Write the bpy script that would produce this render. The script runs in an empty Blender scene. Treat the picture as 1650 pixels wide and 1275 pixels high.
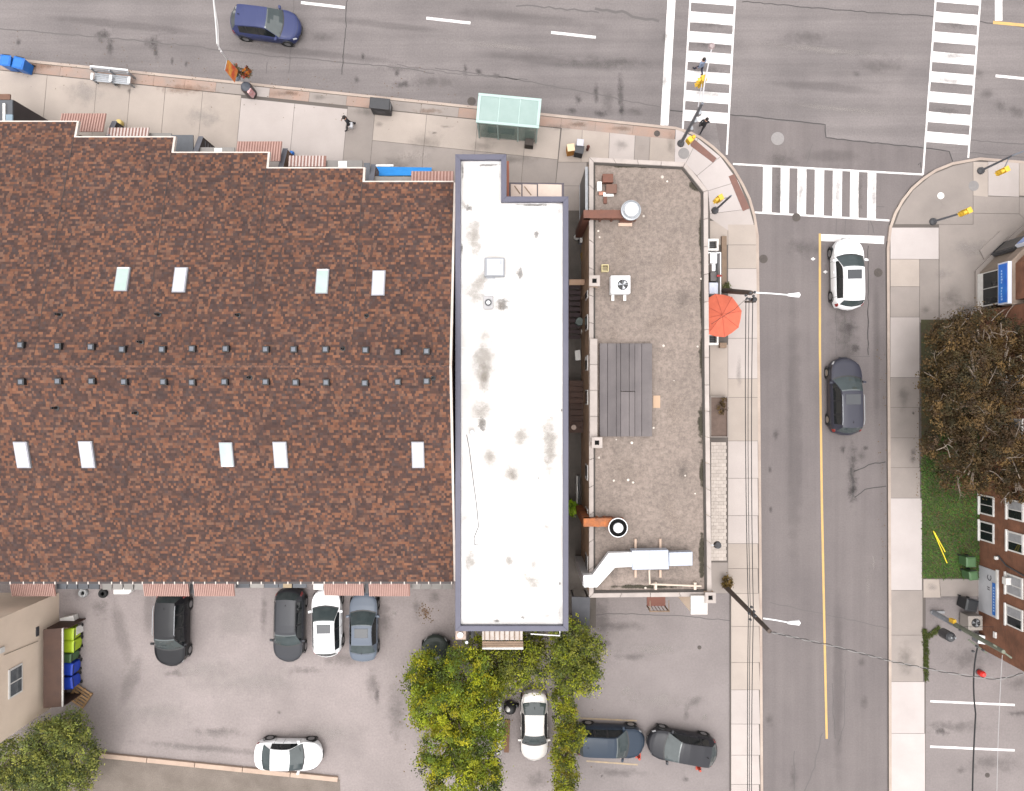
import bpy, math, random
from mathutils import Vector, noise as mnoise
random.seed(7)
sc = bpy.context.scene
C = sc.collection
R = math.radians
# ---------------------------------------------------------------- camera, sky, sun, exposure
H, S = 44.0, 25.0          # drone height in metres, photo pixels per metre on the ground
cd = bpy.data.cameras.new('camera'); cam = bpy.data.objects.new('camera', cd); C.objects.link(cam)
cam.location = (0, 0, H); cam.rotation_euler = (0, 0, 0)
cd.sensor_width = 36; cd.lens = 36*H/(1650/S); cd.clip_end = 1500; cd.clip_start = 1
sc.camera = cam
SUN_EL, SUN_AZ = 80, 200
w = bpy.data.worlds.new('World'); sc.world = w; w.use_nodes = True
wn = w.node_tree.nodes; wl = w.node_tree.links
sky = wn.new('ShaderNodeTexSky'); sky.sky_type = 'NISHITA'; sky.sun_disc = False
sky.sun_elevation = R(SUN_EL); sky.sun_rotation = R(SUN_AZ); sky.dust_density = 6; sky.air_density = 1.2
hs = wn.new('ShaderNodeHueSaturation'); hs.inputs['Saturation'].default_value = 0.12
bg = wn['Background']; bg.inputs['Strength'].default_value = 0.08
wl.new(sky.outputs[0], hs.inputs['Color']); wl.new(hs.outputs[0], bg.inputs['Color'])
sd = bpy.data.lights.new('sun', 'SUN'); so = bpy.data.objects.new('sun', sd); C.objects.link(so)
sd.energy = 1.5; sd.angle = R(120); sd.color = (1.0, 0.965, 0.93)
so.rotation_euler = (R(90-SUN_EL), 0, R(180-SUN_AZ)); so.location = (0, 0, 60)
vs = sc.view_settings
vs.view_transform = 'Standard'; vs.look = 'None'; vs.gamma = 1; vs.use_curve_mapping = False
vs.exposure = 1.55
sc.cycles.transparent_max_bounces = 32

# ---------------------------------------------------------------- coordinates
def P(px, py, z=0.0):
    f = (1 - z/H)/S
    return Vector(((px-825)*f, (637-py)*f, z))
def PP(pts, z=0.0):
    return [P(a, b, z) for a, b in pts]

# ---------------------------------------------------------------- materials
def rgb(c): return (c[0], c[1], c[2], 1)
MATS = {}
def M(name, c, c2=None, scale=2.0, rough=.85, bump=0.0, bscale=60, metal=0, spec=.4, rnd=0, coat=0, fine=0, fscale=25, streak=None, alpha=1, attr=None, contrast=.25):
    if name in MATS: return MATS[name]
    m = bpy.data.materials.new(name); m.use_nodes = True; MATS[name] = m
    n, l = m.node_tree.nodes, m.node_tree.links
    b = n['Principled BSDF']; b.inputs['Roughness'].default_value = rough; b.inputs['Metallic'].default_value = metal
    b.inputs['Specular IOR Level'].default_value = spec; b.inputs['Coat Weight'].default_value = coat
    b.inputs['Coat Roughness'].default_value = .06
    b.inputs['Alpha'].default_value = alpha
    tc = n.new('ShaderNodeTexCoord')
    if attr:
        at = n.new('ShaderNodeAttribute'); at.attribute_name = attr; col = at.outputs['Color']
    else:
        v = n.new('ShaderNodeRGB'); v.outputs[0].default_value = rgb(c); col = v.outputs[0]
    def mix(a, bcol, fac, mode='MIX'):
        x = n.new('ShaderNodeMix'); x.data_type = 'RGBA'; x.blend_type = mode
        if isinstance(fac, (int, float)): x.inputs['Factor'].default_value = fac
        else: l.new(fac, x.inputs['Factor'])
        l.new(a, x.inputs['A'])
        if isinstance(bcol, tuple): x.inputs['B'].default_value = rgb(bcol)
        else: l.new(bcol, x.inputs['B'])
        return x.outputs['Result']
    def nz(sca, det=6, vec=None, r=.6):
        x = n.new('ShaderNodeTexNoise'); x.inputs['Scale'].default_value = sca; x.inputs['Detail'].default_value = det
        x.inputs['Roughness'].default_value = r
        l.new(vec if vec is not None else tc.outputs['Object'], x.inputs['Vector']); return x.outputs['Fac']
    def rng(v, a, b_, lo, hi):
        x = n.new('ShaderNodeMapRange'); x.inputs[1].default_value = a; x.inputs[2].default_value = b_
        x.inputs[3].default_value = lo; x.inputs[4].default_value = hi; l.new(v, x.inputs[0]); return x.outputs[0]
    if c2 is not None: col = mix(col, c2, rng(nz(scale), .5-contrast, .5+contrast, 0, 1))
    def mulv(col, val):
        x = n.new('ShaderNodeVectorMath'); x.operation = 'SCALE'; l.new(col, x.inputs[0]); l.new(val, x.inputs['Scale']); return x.outputs[0]
    if streak:
        mp = n.new('ShaderNodeMapping'); mp.inputs['Rotation'].default_value = (0, 0, R(streak[0] if streak[0] < 45 else 0)); mp.inputs['Scale'].default_value = (.035, 1.1, 1) if streak[0] < 45 else (1.1, .035, 1)
        l.new(tc.outputs['Object'], mp.inputs['Vector'])
        col = mulv(col, rng(nz(1.0, 4, mp.outputs[0]), .3, .7, 1-streak[1], 1+streak[1]))
    if fine: col = mulv(col, rng(nz(fscale, 3, None, .8), .25, .75, 1-fine, 1+fine))
    if rnd:
        oi = n.new('ShaderNodeObjectInfo'); col = mulv(col, rng(oi.outputs['Random'], 0, 1, 1-rnd, 1+rnd))
    l.new(col, b.inputs['Base Color'])
    if bump:
        bp = n.new('ShaderNodeBump'); bp.inputs['Strength'].default_value = bump; bp.inputs['Distance'].default_value = .02
        l.new(nz(bscale, 4), bp.inputs['Height']); l.new(bp.outputs[0], b.inputs['Normal'])
    return m
def brick_mat(name, c1, c2, mortar, sc_=1.0, rough=.9):
    m = bpy.data.materials.new(name); m.use_nodes = True; MATS[name] = m
    n, l = m.node_tree.nodes, m.node_tree.links; b = n['Principled BSDF']; b.inputs['Roughness'].default_value = rough
    tc = n.new('ShaderNodeTexCoord'); sep = n.new('ShaderNodeSeparateXYZ'); l.new(tc.outputs['Object'], sep.inputs[0])
    ad = n.new('ShaderNodeMath'); l.new(sep.outputs[0], ad.inputs[0]); l.new(sep.outputs[1], ad.inputs[1])
    cb = n.new('ShaderNodeCombineXYZ'); l.new(ad.outputs[0], cb.inputs[0]); l.new(sep.outputs[2], cb.inputs[1])
    br = n.new('ShaderNodeTexBrick'); l.new(cb.outputs[0], br.inputs['Vector'])
    br.inputs['Color1'].default_value = rgb(c1); br.inputs['Color2'].default_value = rgb(c2); br.inputs['Mortar'].default_value = rgb(mortar)
    br.inputs['Scale'].default_value = sc_; br.inputs['Mortar Size'].default_value = .008; br.inputs['Brick Width'].default_value = .22; br.inputs['Row Height'].default_value = .075
    ns = n.new('ShaderNodeTexNoise'); ns.inputs['Scale'].default_value = 1.3; ns.inputs['Detail'].default_value = 6; l.new(tc.outputs['Object'], ns.inputs['Vector'])
    mr = n.new('ShaderNodeMapRange'); mr.inputs[1].default_value = .3; mr.inputs[2].default_value = .7; mr.inputs[3].default_value = .7; mr.inputs[4].default_value = 1.25; l.new(ns.outputs['Fac'], mr.inputs[0])
    vm = n.new('ShaderNodeVectorMath'); vm.operation = 'SCALE'; l.new(br.outputs['Color'], vm.inputs[0]); l.new(mr.outputs[0], vm.inputs['Scale'])
    l.new(vm.outputs[0], b.inputs['Base Color'])
    bp = n.new('ShaderNodeBump'); bp.inputs['Strength'].default_value = .5; bp.inputs['Distance'].default_value = .01; bp.invert = True
    l.new(br.outputs['Fac'], bp.inputs['Height']); l.new(bp.outputs[0], b.inputs['Normal'])
    return m
def stain_mat(name, c, amax=.6, nscale=3.0, hard=.35, nw=1.5):
    m = bpy.data.materials.new(name); m.use_nodes = True; MATS[name] = m
    n, l = m.node_tree.nodes, m.node_tree.links; b = n['Principled BSDF']; b.inputs['Roughness'].default_value = .9
    b.inputs['Specular IOR Level'].default_value = .2
    b.inputs['Base Color'].default_value = rgb(c)
    tc = n.new('ShaderNodeTexCoord'); oi = n.new('ShaderNodeObjectInfo')
    sb = n.new('ShaderNodeVectorMath'); sb.operation = 'SUBTRACT'; sb.inputs[1].default_value = (.5, .5, 0); l.new(tc.outputs['Generated'], sb.inputs[0])
    fl = n.new('ShaderNodeVectorMath'); fl.operation = 'MULTIPLY'; fl.inputs[1].default_value = (2, 2, 0); l.new(sb.outputs[0], fl.inputs[0])
    ln = n.new('ShaderNodeVectorMath'); ln.operation = 'LENGTH'; l.new(fl.outputs[0], ln.inputs[0])
    of = n.new('ShaderNodeVectorMath'); of.operation = 'MULTIPLY_ADD'; of.inputs[1].default_value = (1, 1, 1)
    cx = n.new('ShaderNodeCombineXYZ'); ml = n.new('ShaderNodeMath'); ml.operation = 'MULTIPLY'; ml.inputs[1].default_value = 90
    l.new(oi.outputs['Random'], ml.inputs[0]); l.new(ml.outputs[0], cx.inputs[0]); l.new(ml.outputs[0], cx.inputs[2])
    l.new(tc.outputs['Object'], of.inputs[0]); l.new(cx.outputs[0], of.inputs[2])
    ns = n.new('ShaderNodeTexNoise'); ns.inputs['Scale'].default_value = nscale; ns.inputs['Detail'].default_value = 6; ns.inputs['Roughness'].default_value = .65
    l.new(of.outputs[0], ns.inputs['Vector'])
    a1 = n.new('ShaderNodeMath'); a1.operation = 'MULTIPLY_ADD'; a1.inputs[1].default_value = nw; l.new(ns.outputs['Fac'], a1.inputs[0]); l.new(ln.outputs['Value'], a1.inputs[2])
    mr = n.new('ShaderNodeMapRange'); mr.interpolation_type = 'SMOOTHSTEP'; mr.inputs[1].default_value = .5*nw+.74; mr.inputs[2].default_value = .5*nw+.74-hard; mr.inputs[3].default_value = 0; mr.inputs[4].default_value = amax
    l.new(a1.outputs[0], mr.inputs[0]); l.new(mr.outputs[0], b.inputs['Alpha'])
    return m

# ---------------------------------------------------------------- mesh builder
class MB:
    def __init__(s): s.v = []; s.f = []
    def add(s, vs_, fs): o = len(s.v); s.v += [tuple(q) for q in vs_]; s.f += [tuple(i+o for i in f) for f in fs]; return s
    def box(s, x0, x1, y0, y1, z0, z1):
        return s.add([(x0,y0,z0),(x1,y0,z0),(x1,y1,z0),(x0,y1,z0),(x0,y0,z1),(x1,y0,z1),(x1,y1,z1),(x0,y1,z1)],
                     [(3,2,1,0),(4,5,6,7),(0,1,5,4),(1,2,6,5),(2,3,7,6),(3,0,4,7)])
    def prism(s, pts, z0, z1):
        a = sum(pts[i][0]*pts[(i+1) % len(pts)][1]-pts[(i+1) % len(pts)][0]*pts[i][1] for i in range(len(pts)))
        if a < 0: pts = pts[::-1]
        k = len(pts)
        return s.add([(p[0],p[1],z0) for p in pts]+[(p[0],p[1],z1) for p in pts],
                     [tuple(range(k-1,-1,-1)), tuple(range(k,2*k))]+[(i,(i+1) % k,k+(i+1) % k,k+i) for i in range(k)])
    def sheet(s, pts, z):
        a = sum(pts[i][0]*pts[(i+1) % len(pts)][1]-pts[(i+1) % len(pts)][0]*pts[i][1] for i in range(len(pts)))
        if a < 0: pts = pts[::-1]
        return s.add([(p[0],p[1],z) for p in pts], [tuple(range(len(pts)))])
    def tube(s, pts, r, n=8, r2=None):
        pts = [Vector(p) for p in pts]; k = len(pts); vs_ = []; fs = []
        for i, p in enumerate(pts):
            d = (pts[min(i+1,k-1)]-pts[max(i-1,0)])
            d = d.normalized() if d.length > 1e-9 else Vector((0,0,1))
            u = d.cross(Vector((0,0,1)) if abs(d.z) < .9 else Vector((1,0,0))).normalized(); v = d.cross(u)
            rr = r if r2 is None else r+(r2-r)*i/(k-1)
            vs_ += [p+u*rr*math.cos(2*math.pi*j/n)+v*rr*math.sin(2*math.pi*j/n) for j in range(n)]
        for i in range(k-1):
            fs += [(i*n+j, i*n+(j+1) % n, (i+1)*n+(j+1) % n, (i+1)*n+j) for j in range(n)]
        fs += [tuple(range(n-1,-1,-1)), tuple(range((k-1)*n, k*n))]
        return s.add(vs_, fs)
    def lathe(s, prof, n=20, c=(0,0,0), axis='z', caps=True):
        vs_ = []; k = len(prof)
        for r, z in prof:
            for j in range(n):
                a = 2*math.pi*j/n
                q = (r*math.cos(a), r*math.sin(a), z) if axis == 'z' else (r*math.cos(a), z, r*math.sin(a))
                vs_.append((q[0]+c[0], q[1]+c[1], q[2]+c[2]))
        fs = [(i*n+j, i*n+(j+1) % n, (i+1)*n+(j+1) % n, (i+1)*n+j) for i in range(k-1) for j in range(n)]
        if caps and prof[0][0] > 1e-6: fs.append(tuple(range(n-1,-1,-1)))
        if caps and prof[-1][0] > 1e-6: fs.append(tuple(range((k-1)*n, k*n)))
        return s.add(vs_, fs)
    def ribbon(s, pts, wd, z0, z1, off=0.0):
        pts = [Vector((p[0],p[1])) for p in pts]; k = len(pts); L_ = []; R_ = []
        for i in range(k):
            d = (pts[min(i+1,k-1)]-pts[max(i-1,0)]).normalized(); nn = Vector((-d.y, d.x))
            L_.append(pts[i]+nn*(off+wd/2)); R_.append(pts[i]+nn*(off-wd/2))
        for i in range(k-1):
            if z1 is None: s.sheet([R_[i], R_[i+1], L_[i+1], L_[i]], z0)
            else: s.prism([R_[i], R_[i+1], L_[i+1], L_[i]], z0, z1)
        return s
    def obox(s, c, d, hx, hy, z0, z1):
        # box round c, turned so that its local x runs along d
        d = Vector((d[0], d[1])).normalized(); nn = Vector((-d.y, d.x)); c = Vector((c[0], c[1]))
        return s.prism([c-d*hx-nn*hy, c+d*hx-nn*hy, c+d*hx+nn*hy, c-d*hx+nn*hy], z0, z1)
    def build(s, name, mat, parent=None, world=False, smooth=False, bev=0.0, recenter=True):
        vs_ = s.v; loc = Vector((0,0,0))
        if parent is not None and world:
            o_ = origin(parent); vs_ = [(v[0]-o_.x, v[1]-o_.y, v[2]-o_.z) for v in vs_]
        elif parent is None and recenter:
            xs = [v[0] for v in vs_]; ys = [v[1] for v in vs_]; zs = [v[2] for v in vs_]
            loc = Vector(((min(xs)+max(xs))/2, (min(ys)+max(ys))/2, min(zs)))
            vs_ = [(v[0]-loc.x, v[1]-loc.y, v[2]-loc.z) for v in vs_]
        me = bpy.data.meshes.new(name); me.from_pydata([tuple(v) for v in vs_], [], s.f); me.update()
        if smooth: me.polygons.foreach_set('use_smooth', [True]*len(me.polygons))
        me.materials.append(mat)
        o = bpy.data.objects.new(name, me); C.objects.link(o); o.location = loc
        if parent is not None: o.parent = parent
        if bev:
            b = o.modifiers.new('bevel', 'BEVEL'); b.width = bev; b.segments = 2; b.limit_method = 'ANGLE'
        return o
def origin(o):
    r = o.location.copy()
    while o.parent is not None: o = o.parent; r = r+o.location
    return r
def thing(name, label, cat, loc=(0,0,0), rz=0.0, group=None):
    o = bpy.data.objects.new(name, None); C.objects.link(o); o.empty_display_size = .3
    o.location = loc; o.rotation_euler = (0,0,rz); o['label'] = label; o['category'] = cat
    if group: o['group'] = group
    return o
def tag(o, label, cat=None, group=None, kind=None):
    o['label'] = label
    if cat: o['category'] = cat
    if group: o['group'] = group
    if kind: o['kind'] = kind
    return o
def struct(o, label): o['kind'] = 'structure'; o['label'] = label; return o
def BX(*a): return MB().box(*a)

# palette
asphalt = M('road_asphalt', (.140,.1235,.122), (.104,.092,.092), .16, .92, .25, 90, fine=.16, fscale=9, streak=(6,.15), contrast=.16)
asphalt_side = M('side_street_asphalt', (.120,.104,.102), (.096,.083,.083), .2, .92, .25, 90, fine=.12, fscale=10, streak=(90,.10), contrast=.18)
asphalt_lot = M('parking_lot_asphalt', (.218,.187,.182), (.155,.134,.130), .22, .93, .3, 80, fine=.18, fscale=8, contrast=.2)
asphalt_lot2 = M('side_lot_asphalt', (.172,.150,.147), (.132,.115,.113), .25, .93, .3, 80, fine=.14, fscale=8, contrast=.2)
dirt = M('dirt_gravel', (.150,.125,.108), (.095,.078,.066), .7, .95, .5, 50, fine=.22, fscale=14)
conc = M('concrete_slab', (.290,.248,.218), (.240,.205,.182), .6, .9, .15, 70, rnd=.05, fine=.06, fscale=18)
conc_l = M('pale_concrete_slab', (.325,.288,.272), (.275,.242,.228), .5, .9, .12, 70, rnd=.04, fine=.05)
conc_d = M('worn_concrete_slab', (.222,.192,.175), (.175,.152,.140), .6, .9, .15, 70, rnd=.07, fine=.08)
conc_w = M('new_concrete_slab', (.355,.318,.308), (.30,.268,.258), .5, .9, .1, 70, rnd=.03, fine=.04)
joint = M('joint_grout', (.085,.073,.066), None, rough=.95)
kerb_m = M('kerb_stone', (.33,.275,.235), (.23,.18,.155), .7, .9, .2, fine=.12)
band_m = M('terracotta_band', (.245,.165,.132), (.205,.165,.145), .8, .9, .3, 40, rnd=.06, fine=.14, contrast=.15)
paint_w = M('white_road_paint', (.62,.60,.59), (.36,.34,.335), 2.2, .8, .1, fine=.16, fscale=9, contrast=.22)
paint_y = M('yellow_road_paint', (.43,.275,.09), (.31,.21,.10), 1.5, .8, fine=.12)
paint_yf = M('faded_yellow_paint', (.33,.24,.14), (.19,.16,.13), 2.5, .9, fine=.2)
crack_m = M('road_crack', (.045,.041,.041), None, rough=.95)
crack_f = M('faint_crack', (.085,.077,.076), None, rough=.95)
iron = M('cast_iron', (.055,.048,.046), (.085,.07,.062), 8, .7, .5, 60, metal=.4)
iron_l = M('worn_iron', (.17,.16,.16), (.21,.195,.19), 8, .7, .4, 60, metal=.2)
st_dark = stain_mat('oil_stain', (.035,.032,.032), .38, 3.0, .8)
st_mid = stain_mat('grime_stain', (.055,.05,.048), .27, 2.0, .9)
st_tyre = stain_mat('tyre_stain', (.045,.04,.04), .15, 1.2, .5, .7)
st_pale = stain_mat('pale_patch', (.25,.225,.215), .4, 1.5, .9)
st_rust = stain_mat('rust_stain', (.15,.085,.055), .35, 3, .7)
st_roof = stain_mat('roof_grime', (.20,.17,.145), .34, 2.2, 1.1, 2.0)
st_roofl = stain_mat('pale_roof_grime', (.22,.195,.17), .50, 1.4, .8, 1.6)
st_ring = stain_mat('roof_tar', (.12,.11,.105), .55, 5, .6)
black = M('black_plastic', (.012,.012,.013), None, rough=.5)
dgrey = M('dark_grey_metal', (.05,.05,.055), (.07,.07,.075), 4, .55, metal=.2, fine=.05)
steel = M('galvanised_steel', (.30,.31,.33), (.22,.23,.245), 6, .42, metal=.6, fine=.06)
whitem = M('white_metal', (.62,.62,.63), (.54,.54,.55), 4, .45, fine=.03)
whitep = M('white_pvc', (.60,.59,.57), (.48,.46,.44), 3, .6, fine=.05)
blue_p = M('blue_plastic', (.010,.125,.42), (.008,.09,.33), 3, .42, fine=.05)
green_p = M('green_plastic', (.05,.16,.07), (.035,.12,.05), 4, .5)
yellow_h = M('signal_yellow', (.56,.34,.025), (.45,.27,.02), 5, .45)
wood_b = M('brown_stained_wood', (.060,.030,.020), (.038,.020,.015), 1.5, .75, .2, 40, rnd=.15, fine=.15)
wood_l = M('weathered_wood', (.19,.13,.09), (.12,.085,.062), 2, .85, .2, 30, rnd=.18, fine=.18)
wood_p = M('pallet_wood', (.30,.18,.085), (.2,.12,.06), 3, .85, rnd=.15)
glass_d = M('dark_glass', (.010,.013,.015), None, rough=.04, spec=.6)
glass_t = M('tinted_pale_glass', (.20,.27,.26), (.30,.36,.35), .8, .12, spec=.5)
glass_side = M('car_side_glass', (.008,.010,.011), None, rough=.06, spec=.5)
glass_car = M('car_glass', (.026,.034,.036), (.050,.062,.064), 1.2, .05, spec=.7)
rubber = M('tyre_rubber', (.014,.014,.014), None, rough=.9)
# ================================================================ the setting
struct(MB().sheet([(-350,-350),(350,-350),(350,350),(-350,350)], -.03).build('ground', M('ground_dirt', (.13,.115,.105), (.10,.09,.08), .2, .95, .3, fine=.15)), 'grey brown open ground around the buildings')
def KY(x): return 92+.1037*x                 # south kerb of the main road, photo y for photo x
road = struct(MB().sheet(PP([(-400,-420),(2100,-420),(2100,480),(1240,480),(1240,420),(-400,KY(-400)+45)]), 0).build('main_road', asphalt), 'wide grey asphalt main road along the top of the photo')
side = struct(MB().sheet(PP([(1150,180),(1205,192),(1329,200),(1332,222),(1530,245),(1535,262),(1700,300),(1500,480),(1460,700),(1460,1900),(1190,1900),(1190,400)]), .004).build('side_street', asphalt_side), 'narrower asphalt side street running down the right')
lot = struct(MB().sheet(PP([(-20,880),(905,880),(905,1700),(560,1700),(548,1262),(160,1222),(-20,1222)]), -.012).build('parking_lot', asphalt_lot), 'pale worn asphalt parking lot behind the row houses')
lot2 = struct(MB().sheet(PP([(905,880),(1178,880),(1178,1700),(905,1700)]), -.010).build('side_parking_lot', asphalt_lot2), 'grey asphalt parking lot behind the gravel roofed building')
struct(MB().sheet(PP([(-60,1215),(165,1215),(548,1256),(560,1700),(-60,1700)]), -.008).build('gravel_strip', dirt), 'brown dirt and gravel strip below the timber kerb')
lot3 = struct(MB().sheet(PP([(1484,925),(1800,925),(1800,1700),(1484,1700)]), .055).build('apartment_parking_lot', asphalt_lot2), 'grey asphalt parking lot with white bay lines at lower right')
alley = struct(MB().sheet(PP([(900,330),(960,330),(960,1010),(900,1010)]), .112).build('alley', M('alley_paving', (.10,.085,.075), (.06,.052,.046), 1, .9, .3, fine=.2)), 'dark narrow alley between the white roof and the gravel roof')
# sidewalks: base sheet in the joint colour, slabs on top
nb = PP([(-400,KY(-400)+4),(1090,KY(1090)+4),(1128,224),(1162,252),(1192,292),(1210,335),(1220,390),(1222,600),(1226,1275),(1228,1700),(1176,1700),(1176,955),(960,955),(900,340),(-400,340)])
swalk = struct(MB().prism(nb, -.05, .10).build('sidewalk', joint), 'beige concrete sidewalk along the shops and round the corner')
eb = PP([(1431,1700),(1430,1000),(1428,600),(1427,400),(1433,360),(1446,331),(1467,301),(1497,277),(1532,262),(1577,255),(1700,266),(2000,300),(2000,940),(1490,940),(1490,1700)])
swalk2 = struct(MB().prism(eb, -.05, .10).build('east_sidewalk', joint), 'pale concrete sidewalk on the right of the side street')
def inset(pts, g):
    n = len(pts); a = sum(pts[i].x*pts[(i+1) % n].y-pts[(i+1) % n].x*pts[i].y for i in range(n))
    if a < 0: pts = pts[::-1]
    out = []
    for i in range(n):
        p0, p1, p2 = (Vector((q.x, q.y)) for q in (pts[i-1], pts[i], pts[(i+1) % n]))
        d1 = (p1-p0).normalized(); d2 = (p2-p1).normalized()
        n1 = Vector((-d1.y, d1.x)); n2 = Vector((-d2.y, d2.x)); b_ = n1+n2
        k = max(.35, b_.dot(b_)/2)
        out.append(p1+b_*(g/k/1.0) if b_.length > .1 else p1)
    return out
def slab(pts, mat, parent, z=.12, g=.012, name='slab'):
    q = inset(PP(pts), g); dz = random.uniform(-.003, .003)
    return MB().prism(q, z-.06, z+dz).build(name, mat, parent, world=True)
# north walk
xs = [-150,-75,2,80,160,214,270,330,392,478,563,607,690,772,850,905]
for i in range(len(xs)-1):
    a, b = xs[i], xs[i+1]
    def J(x, y): return (x-.09*(y-KY(x)), y)
    m = conc_l if 392 <= a < 563 else (conc_d if 563 <= a < 690 else conc)
    t = 22 if not 392 <= a < 563 else 26
    if a < 600:
        slab([J(a,KY(a)+t), J(b,KY(b)+t), J(b,332), J(a,332)], m, swalk)
    else:
        slab([J(a,KY(a)+t), J(b,KY(b)+t), J(b,KY(b)+72), J(a,KY(a)+72)], random.choice([conc, conc_d]), swalk)
        slab([J(a,KY(a)+72), J(b,KY(b)+72), J(b,336), J(a,336)], conc_d, swalk)
for i, (a, b) in enumerate(zip([905,938,982,1023,1047], [938,982,1023,1047,1088])):
    slab([(a,KY(a)+20),(b,KY(b)+20),(b-2,262),(a-2 if a > 905 else 899,262)], [conc,conc,conc_l,conc_d,conc][i], swalk)
slab([(899,262),(945,262),(945,300),(895,300)], conc_d, swalk); slab([(895,300),(945,300),(945,340),(892,340)], conc_d, swalk)
# terracotta band between kerb and slabs
bx = [-150,-60,20,60,100,150,200,250,300,350,400,436,500,560,620,680,740,800,860,905,960,1020,1088]
for i in range(len(bx)-1):
    a, b = bx[i], bx[i+1]
    mm = band_m if (a < 350 or a >= 860) else (conc_d if random.random() < .6 else band_m)
    if a == 400: mm = conc_l
    slab([(a,KY(a)+5.5),(b,KY(b)+5.5),(b-2,KY(b)+21),(a-2,KY(a)+21)], mm, swalk, g=.008, name='band_slab')
# corner, new concrete
inner = [(1086,262),(1104,264),(1122,284),(1140,308),(1143,345)]
outer = [(1088,208),(1124,224),(1160,253),(1189,293),(1207,337)]
for i in range(4):
    slab([outer[i], outer[i+1], inner[i+1], inner[i]], conc_w, swalk)
slab([(1143,345),(1207,337),(1214,362),(1172,372),(1143,352)], conc_l, swalk)
for pl in ([(1111,221),(1119,226),(1154,256),(1148,263),(1112,236)], [(1173,285),(1182,281),(1207,336),(1196,341)]):
    MB().prism(PP(pl), .10, .135).build('tactile_plate', M('tactile_brown', (.150,.078,.062), (.12,.065,.055), 3, .85, .5, 80, fine=.1), swalk, world=True)
# west walk of the side street
ys = [(362,395,conc),(395,433,conc),(433,471,conc_l),(471,545,conc_l),(545,610,conc_l),(610,640,conc),(640,710,conc),(710,770,conc_l),(770,830,conc_l),(830,875,conc_l),(875,915,conc),(915,955,conc)]
for a, b, m in ys:
    slab([(1172,a),(1215 if a < 370 else 1220,a),(1221,b),(1172,b)], m, swalk)
for a, b in [(356,395),(555,640),(905,955)]:
    slab([(1143,a),(1172,a),(1172,b),(1143,b)], conc_d if b > 900 else conc, swalk)
for a, b in zip([955,1008,1066,1110,1165,1215,1262,1320], [1008,1066,1110,1165,1215,1262,1320,1400]):
    slab([(1177,a),(1222,a),(1224,b),(1177,b)], random.choice([conc,conc_l,conc_l]), swalk)
# paver strip beside the gravel roofed building: single pavers
pav = [M('paver_pale', (.37,.325,.295), (.30,.265,.24), 3, .9, .2, rnd=.08, fine=.08)]
y = 712; r = 0
while y < 902:
    x = 1145-(4 if r % 2 else 0)
    while x < 1170:
        a, b = max(x,1145), min(x+8, 1170)
        if b-a > 1.5: slab([(a,y),(b,y),(b,y+5.6),(a,y+5.6)], pav[0], swalk, g=.005, name='paver')
        x += 8
    y += 5.6; r += 1
# east walk
for a, b, m, w_ in [(367,418,conc_w,1511),(418,462,conc,1480),(462,511,conc_d,1480),(511,608,conc_l,1480),(608,656,conc_d,1480),(656,705,conc_d,1479),(705,753,conc_d,1480),(753,802,conc_d,1481),(802,950,conc_w,1484),(950,1022,conc_d,1485),(1022,1097,conc_d,1486),(1097,1180,conc_w,1488),(1180,1290,conc_w,1489),(1290,1400,conc_l,1489)]:
    slab([(1433,a),(w_,a),(w_,b),(1433,b)], m, swalk2)
slab([(1440,362),(1450,335),(1470,307),(1500,282),(1534,268),(1566,261),(1566,362)], conc_d, swalk2)
for a, b, m in [(1566,1590,conc),(1590,1640,conc_l),(1640,1700,conc)]:
    slab([(a,261),(b,262),(b,318),(a,316)], m, swalk2)
slab([(1566,316),(1640,318),(1640,345),(1566,344)], conc_d, swalk2); slab([(1640,318),(1700,320),(1700,400),(1640,345)], conc_d, swalk2)
slab([(1511,362),(1566,362),(1566,344),(1640,345),(1700,400),(1700,520),(1512,520)], conc_d, swalk2)
slab([(1480,418),(1511,418),(1511,520),(1480,520)], conc_d, swalk2)
slab([(1486,932),(1512,932),(1514,962),(1486,962)], conc, swalk2); slab([(1512,932),(1578,932),(1578,960),(1514,960)], conc_d, swalk2)
# kerbs
struct(MB().ribbon(PP([(-400,KY(-400)),(1088,KY(1088)),(1112,212),(1130,221),(1150,236),(1168,253),(1184,273),(1198,297),(1209,320),(1217,348),(1222,380),(1224,600),(1227,950),(1229,1275),(1231,1700)]), .17, -.02, .128, -.1).build('kerb', kerb_m), 'worn pale stone kerb along the shop side')
struct(MB().ribbon(PP([(1431,1700),(1430,1000),(1428,600),(1427,400),(1431,366),(1439,343),(1451,322),(1466,303),(1484,287),(1505,273),(1532,262),(1577,254),(1700,264),(2000,300)]), .17, -.02, .128, -.1).build('east_kerb', kerb_m), 'worn pale stone kerb on the right of the side street')
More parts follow.
